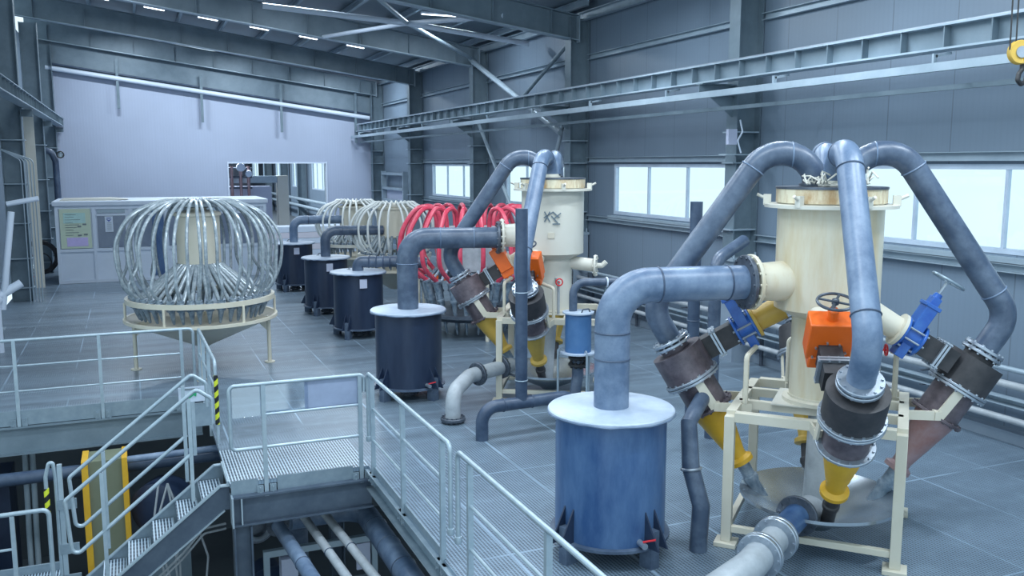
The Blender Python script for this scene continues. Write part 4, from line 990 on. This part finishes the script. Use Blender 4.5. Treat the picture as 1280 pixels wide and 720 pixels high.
RR = .022
def post(e, p, z0=-.15, z1=1.09, axis='x'):
    pm = MB().beam((p[0], p[1], z0), (p[0], p[1], z1), .045, .045, (1, 0, 0)).build('post', 'rail', e)
    for k in (-1, 1):
        b = MB()
        if axis == 'x': b.box(p[0] + k * .07 - .035, p[0] + k * .07 + .035, p[1] - .03, p[1] + .0, z0 + .02, z0 + .13)
        else: b.box(p[0] - .03, p[0] + .0, p[1] + k * .07 - .035, p[1] + k * .07 + .035, z0 + .02, z0 + .13)
        for zz in (.045, .1):
            if axis == 'x': b.cyl((p[0] + k * .07, p[1] - .05, z0 + zz), (p[0] + k * .07, p[1], z0 + zz), .013, n=6)
            else: b.cyl((p[0] - .05, p[1] + k * .07, z0 + zz), (p[0], p[1] + k * .07, z0 + zz), .013, n=6)
        b.build('clamp_bracket', 'galv', pm)
def knob(e, p):
    MB().lathe([(.0, -.04), (.03, -.03), (.035, 0), (.03, .03), (0, .04)], p, (0, 0, 1), 14).build('end_knob', 'rail', e)
# left long guardrail at Y = 14
o = V((-.5, 13.86, 0)); e = empty('guardrail', o, 'long three-bar galvanised guardrail at the left in front of the round hose cluster', 'guardrail')
L = lambda x, z: (x + .5, 0.28 * 0, z)
MB().tube([(-2.7, 0, 1.09), (1.27, 0, 1.09), (1.27, 0, .02)], RR, 12, .07).build('top_rail', 'rail', e)
for z in (.73, .37): MB().tube([(-2.7, 0, z), (1.10, 0, z)], .013, 10).build('mid_rail', 'rail', e)
for x in (-2.15, -1.07, 0., 1.10): post(e, (x, 0), -.15)
MB().box(-2.7, 1.25, -.0, .012, -.12, .09).build('toe_board', 'galv', e)
# return rail toward the landing
e = empty('guardrail', (.84, 13.75, 0), 'short guardrail running toward the camera beside the stair head with hazard tape', 'guardrail')
MB().tube([(0, 0, .05), (0, 0, 1.10), (.03, -2.35, 1.09), (.03, -2.4, .05)], RR, 12, .08).build('top_rail', 'rail', e)
for z in (.73, .37): MB().tube([(0, -.02, z), (.03, -2.2, z)], .014, 10).build('mid_rail', 'rail', e)
for y in (-.6, -1.5): MB().beam((.015, y, -.1), (.015, y, 1.08), .045, .045, (1, 0, 0)).build('post', 'rail', e)
MB().lathe([(.026, .30), (.026, .92)], (.03, -2.4, 0), (0, 0, 1), 16).build('hazard_tape', 'hazard', e)
# landing front guardrail
e = empty('guardrail', (1.25, 9.945, 0), 'guardrail across the landing with clear acrylic sheets tied to it', 'guardrail')
MB().tube([(-.03, 0, .38), (-.36, 0, .38), (-.36, 0, 1.10), (1.13, 0, 1.10), (1.13, 0, .9)], RR, 12, .06).build('top_rail', 'rail', e)
MB().tube([(0, 0, .75), (1.08, 0, .75)], .015, 10).build('mid_rail', 'rail', e)
MB().tube([(0, 0, .38), (1.08, 0, .38)], .018, 10).build('low_rail', 'rail', e)
for x in (0, 1.08): post(e, (x, 0), -.18)
MB().box(-.38, -.09, -.0, .012, -.14, .03).build('toe_board', 'galv', e)
MB().box(.12, .98, -.0, .012, -.14, .03).build('toe_board', 'galv', e)
o = MB().box(-.33, .50, -.004, .004, -.17, .17).build('acrylic_sheet', 'acrylic'); o.location = (1.25, 9.985, .90); tag(o, 'clear glossy acrylic sheet on the left half of the landing guardrail', 'acrylic sheet')
o = MB().box(-.31, .31, -.004, .004, -.17, .17).build('acrylic_sheet', 'lav_reflection'); o.location = (2.02, 9.985, .90); tag(o, 'acrylic sheet with painted lavender-grey reflection on the right half of the landing guardrail', 'acrylic sheet')
# diagonal guardrails along X = 2.42
def side_rail(ya, yb, posts, label):
    e = empty('guardrail', (2.42, (ya + yb) / 2, 0), label, 'guardrail', 'guardrails along the opening'); c = (ya + yb) / 2; a = ya - c; b = yb - c
    MB().tube([(0, a, .36), (0, a, 1.12), (0, b, 1.12), (0, b, .36)], RR, 12, .07).build('top_rail', 'rail', e)
    for z in (.75, .38): MB().tube([(0, posts[0] - c, z), (0, posts[-1] - c, z)], .014, 10).build('mid_rail', 'rail', e)
    for y in posts: post(e, (0, y - c), -.16, 1.10, 'y')
    MB().box(0, .012, posts[-1] - c, posts[0] - c, -.06, .07).build('toe_board', 'galv', e)
    knob(e, (0, a, .34)); knob(e, (0, b, .34))
side_rail(9.92, 7.03, (9.72, 8.50, 7.25), 'guardrail running from the landing toward the camera, farther of the two along the opening')
side_rail(6.84, 2.6, (6.55, 5.07, 3.6), 'guardrail nearest the camera, cutting across in front of the big blue tank')

# ================================================================== STAIR
e = empty('steel_stair', (.86, 10.45, 0), 'galvanised steel stair descending to the left from the landing', 'stair')
sl = 1.02 * .785
def SX(x): return x * .79
for y, nm in ((-.40, 'stringer'), (.35, 'stringer')):
    mb = MB(); mb2 = MB()
    poly = [(.0, -.04), (-.10, -.04), (-1.95, -.04 - 1.85 * .79), (-1.95, -.32 - 1.85 * .79), (-.06, -.32), (0, -.32)]
    mb.prism(poly, (0, y, 0), (1, 0, 0), (0, 0, 1), (0, .012, 0))
    for (a, b) in (((0, -.04), (-.10, -.04)), ((-.10, -.04), (-1.95, -.04 - 1.85 * .79)), ((-.06, -.32), (-1.95, -.32 - 1.83 * .79))):
        mb2.beam((a[0], y, a[1]), (b[0], y, b[1]), .07, .014, (0, 0, 1))
    so_ = mb.build('stringer', 'beam_dark' if y < 0 else 'galv', e); mb2.build('stringer_flange', 'rail', so_)
for k in range(7):
    x = -.16 - k * .262; z = -.2 * (k + 1) + .0
    t = MB().box(x - .13, x + .10, -.38, .33, z - .03, z).build('tread', 'stair_grating', e)
    MB().box(x + .095, x + .11, -.38, .33, z - .05, z + .003).build('nosing', 'rail', t)
MB().box(-.02, .0, -.40, .35, -.05, .0).build('top_nosing', 'rail', e)
MB().box(.0, 1.56, -.50, .75, .002, .006).build('top_plate', 'stair_grating', e)
def stair_rail(y, label, posts, hi):
    e = empty('stair_handrail', (.86, y, 0), label, 'handrail', 'stair handrails')
    top = [(-.14, 0, .72), (-.14, 0, .98), (-.30, 0, 1.06), (-1.62, 0, .02), (-1.58, 0, -.60), (-1.54, 0, -.60 - .0), (-.34, 0, .36)]
    MB().tube([(-.14, 0, .68), (-.14, 0, .96), (-.30, 0, 1.08), (-1.64, 0, .02), (-1.60, 0, -.62), (-.38, 0, .36)], RR, 12, .06).build('top_rail', 'rail', e)
    for (x, z) in posts: MB().beam((x, 0, z - 1.15), (x, 0, z), .04, .04, (1, 0, 0)).build('post', 'rail', e)
    return e
stair_rail(10.82, 'stair handrail on the far side of the descending stair', ((-1.28, .28), (-.40, .95)), 1)
stair_rail(10.06, 'stair handrail on the near side of the descending stair', ((-1.28, .28), (-.38, .98)), 0)
e = empty('exit_sign', (.57, 10.95, .81), 'small white sign with a green arrow on the stair head', 'sign')
MB().box(-.155, .155, -.005, .005, -.09, .09).build('board', 'white', e)
g = MB(); g.prism([(-.10, -.055), (-.02, .005), (-.05, .02), (.05, .045), (.04, -.03), (.012, -.012), (-.06, -.065)], (0, -.009, 0), (1, 0, 0), (0, 0, 1), (0, .008, 0)); g.build('green_arrow', 'green', e)
g = MB(); g.box(-.12, .08, -.012, -.004, .055, .063); g.box(-.12, .03, -.012, -.004, .068, .074); g.build('print', 'ink', e)
MB().box(-.02, .02, .005, .03, -.75, -.05).build('bracket', 'rail', e)
o = MB().box(-.10, .13, -.01, .01, -.15, .13).build('steel_plate', 'galv'); o.location = (.64, 10.97, .56); tag(o, 'blank grey plate below the green arrow sign', 'plate')

# ================================================================== LOWER LANDING
e = empty('lower_landing', (-1.9, 10.4, -1.45), 'grated lower landing at the foot of the stair, bottom left', 'platform')
MB().box(-1.0, .92, -.5, 1.4, -.04, 0).build('deck', 'stair_grating', e); MB().box(-1.0, .92, 1.40, 1.43, -.2, .1).build('toe_board', 'galv', e)
for x in (-.8, .8): MB().box(x - .06, x + .06, 1.2, 1.32, -2.05, -.04).build('support', 'galv', e)
e = empty('guardrail', (-1.5, 10.75, -1.45), 'guardrail of the lower landing at the bottom left edge', 'guardrail')
MB().tube([(-1.0, 0, 1.16), (.50, 0, 1.16), (.50, 0, 0)], RR + .003, 12, .07).build('top_rail', 'rail', e)
MB().tube([(-1.0, 0, .76), (.14, 0, .76)], .015, 10).build('mid_rail', 'rail', e)
MB().beam((.14, 0, 0), (.14, 0, 1.14), .045, .045, (1, 0, 0)).build('post', 'rail', e)
e = empty('gate_post', (-.93, 11.0, -1.45), 'striped steel gate post with hinge plates between lower rail and stair', 'gate post')
MB().tube([(-.10, 0, 1.0), (-.10, 0, 1.45), (-.03, 0, 1.72), (.0, 0, 1.45), (.0, 0, 0)], .022, 10, .05).build('loop', 'rail', e)
MB().box(.02, .07, -.02, .03, 0, 1.58).build('post', 'rail', e)
MB().lathe([(.028, 1.02), (.028, 1.32)], (-.10, 0, 0), (0, 0, 1), 14).build('hazard_tape', 'hazard', e)
for z in (.15, .52, 1.05): MB().box(.0, .20, -.03, -.01, z, z + .12).build('hinge_plate', 'galv', e)

# ================================================================== PIT EQUIPMENT
def pit_pipe(a, b, r, m, label, fl=()):
    e = empty('pit_pipe', a, label, 'pipe'); dv = V(b) - V(a)
    MB().cyl((0, 0, 0), dv, r, n=22).build('pipe_run', m, e)
    for t in fl: MB().flange(dv * t, dv, r * 1.7, .03, 10, .012).build('flange', 'dark_steel', e)
    for t in (.35, .7): q = MB(); weld(q, dv * t, dv, r); q.build('weld_seam', 'pvc_dark', e)
pit_pipe((1.44, 10.55, -.80), (1.70, 7.2, -.80), .080, 'pvc_light', 'left thick dusty pipe of the three running under the landing', (0.0,))
pit_pipe((1.76, 10.75, -.78), (2.00, 7.2, -.78), .050, 'white_dirty', 'middle thinner pipe of the three running under the landing')
pit_pipe((2.00, 10.75, -.76), (2.26, 7.2, -.76), .050, 'white_dirty', 'right thinner pipe of the three running under the landing')
e = empty('pit_pipe', (1.95, 10.9, -.88), 'thick dusty blue pipe bending toward the camera below the diagonal guardrail', 'pipe')
MB().tube([(-.3, 0, 0), (.60, 0, 0), (.60, -4.5, -.0)], .138, 24, .3, 10).build('pipe_run', 'pvc_light', e)
for yy in (-.7, -1.3, -1.9, -2.5):
    q = MB(); weld(q, (.60, yy, 0), (0, 1, 0), .139); q.build('weld_seam', 'pvc', e)
e = empty('pit_valve', (1.25, 11.0, -.92), 'large dark bolted wheel-like flange under the landing', 'valve')
MB().flange((0, 0, 0), (.3, -1, .2), .24, .05, 16, .018).build('flange', 'dark_steel', e); MB().torus((0, -.1, .02), (.3, -1, .2), .17, .03, 28, 8).build('ring', 'steel', e)
MB().lathe([(.16, 0), (.2, .3), (.12, .5)], (0, .02, 0), (-.3, 1, -.2), 24).build('body', 'navy', e)
e = empty('pipe_rack', (1.30, 10.9, -1.30), 'pale rectangular steel rack around the pipes in the pit', 'rack')
MB().box(0, 1.42, -.04, .04, -.03, .05).build('top_bar', 'struct_light', e)
for x in (.0, 1.36): MB().box(x, x + .07, -.04, .04, -2.2, -.03).build('upright', 'struct_light', e)
MB().box(.2, .4, -.1, .1, -.45, -.06).build('gusset_plate', 'label', e); MB().box(1.16, 1.34, -.02, .02, -.4, -.05).build('gusset_plate', 'label', e)
MB().box(.0, 1.42, -.04, .04, -.6, -.5).build('lower_bar', 'struct_light', e)
e = empty('slurry_pump', (1.6, 12.0, -3.5), 'dark navy slurry pump in the pit below the landing', 'pump')
MB().lathe([(.3, -.25), (.55, -.2), (.6, 0), (.55, .2), (.3, .25)], (0, 0, .9), (.4, 1, 0), 32).build('casing', 'navy', e)
MB().cyl((0, .2, .9), (0, 1.3, .9), .22).build('motor', 'navy', e); MB().box(-.5, .5, -.4, 1.4, 0, .35).build('base_frame', 'struct', e)
MB().cyl((.3, 0, 1.0), (.3, 0, 2.3), .14).build('discharge', 'pvc', e)
e = empty('switch_cabinet', (-.50, 13.0, -3.5), 'tall olive cabinet with yellow edge posts in the pit behind the stair', 'cabinet')
MB().box(-.20, .22, .0, .5, 0, 3.0).build('panel', 'olive', e)
MB().box(-.28, -.20, -.05, .5, 0, 3.02).build('edge_post', 'yellow', e); MB().box(.22, .29, -.05, .5, 0, 3.02).build('edge_post', 'yellow', e)
for i, (x, y, z, r, nm) in enumerate(((-3.2, 13.35, -.72, .09, 'thick dark pipe running just below the left edge beam'),)):
    o = MB().cyl((0, 0, 0), (4.3, 0, .0), r, n=20).build('pit_pipe', 'pvc_dark'); o.location = (x, y, z); tag(o, nm, 'pipe')
o = MB().cyl((0, 0, 0), (1.5, .0, .02), .05, n=16).build('pit_pipe', 'pvc_light'); o.location = (-.3, 13.1, -.56); tag(o, 'pale short pipe below the edge beam beside the stair head', 'pipe')
e = empty('pit_cabinet', (-2.1, 15, -3.5), 'dark equipment with vertical pale conduits deep in the pit at far left', 'machine')
MB().box(-.9, .2, 0, .8, 0, 2.3).build('housing', 'navy', e)
for x in (.42, .52): MB().cyl((x, -.2, 0), (x + .05, -.2, 3.0), .04).build('conduit', 'struct_light', e)
MB().box(-.35, -.15, -.15, -.05, 1.7, 2.1).build('white_box', 'white', e)
e = empty('cable_bundle', (.35, 12.3, -3.5), 'bundle of pale looping cables in the pit behind the stair', 'cables')
for k in range(5):
    x = random.uniform(-.2, .25); MB().tube([(x, 0, 2.8), (x + random.uniform(-.2, .2), -.1, 2.2), (x + random.uniform(-.2, .2), 0, 1.7), (x + .1, .1, .9)], .014, 8, .2).build('cable', 'white_dirty', e)
e = empty('blue_pump', (.25, 13.2, -3.5), 'blue pump body half hidden in the pit behind the stair rails', 'pump')
MB().lathe([(.25, -.3), (.38, -.25), (.4, .1), (.3, .3)], (0, 0, 2.2), (.6, 1, 0), 28).build('casing', 'navy', e); MB().box(-.3, .3, -.2, .3, 0, 1.9).build('pedestal', 'struct', e)
e = empty('pit_rail', (.85, 10.3, -.7), 'two pale cables curving below the stair stringer', 'cables')
for k in (0, .06): MB().tube([(0, .3, -.0 - k), (-.25, .25, .0 - k), (-.5, .2, -.25 - k), (-1.1, .15, -.75 - k)], .014, 8, .1).build('cable', 'white_dirty', e)
for i, (x, y) in enumerate(((-2.6, 11.8), (3.0, 8.0))):
    o = MB().box(-.7, .7, -.5, .5, 0, 1.1).build('concrete_plinth', 'conc'); o.location = (x, y + 2.0, -3.5); tag(o, ['dark concrete plinth deep in the pit at the left', 'dark concrete plinth deep under the main floor'][i], 'plinth')

# ================================================================== CAMERA, LIGHT
cam = bpy.data.cameras.new('camera'); cam.sensor_width = 36; cam.lens = 1120 / 1280 * 36; cam.clip_end = 300
co = bpy.data.objects.new('camera', cam); col.objects.link(co); co.location = (0, 0, 3.5)
co.rotation_euler = (math.radians(90 - 7.879), 0, math.radians(-23.088))
bpy.context.scene.camera = co
w = bpy.data.worlds.new('world'); bpy.context.scene.world = w; w.use_nodes = True
bg = w.node_tree.nodes['Background']; bg.inputs[0].default_value = (.68, .88, 1.0, 1); bg.inputs[1].default_value = .68
vs = bpy.context.scene.view_settings
vs.view_transform = 'Standard'; vs.look = 'None'; vs.gamma = 1; vs.exposure = .98; vs.use_curve_mapping = False
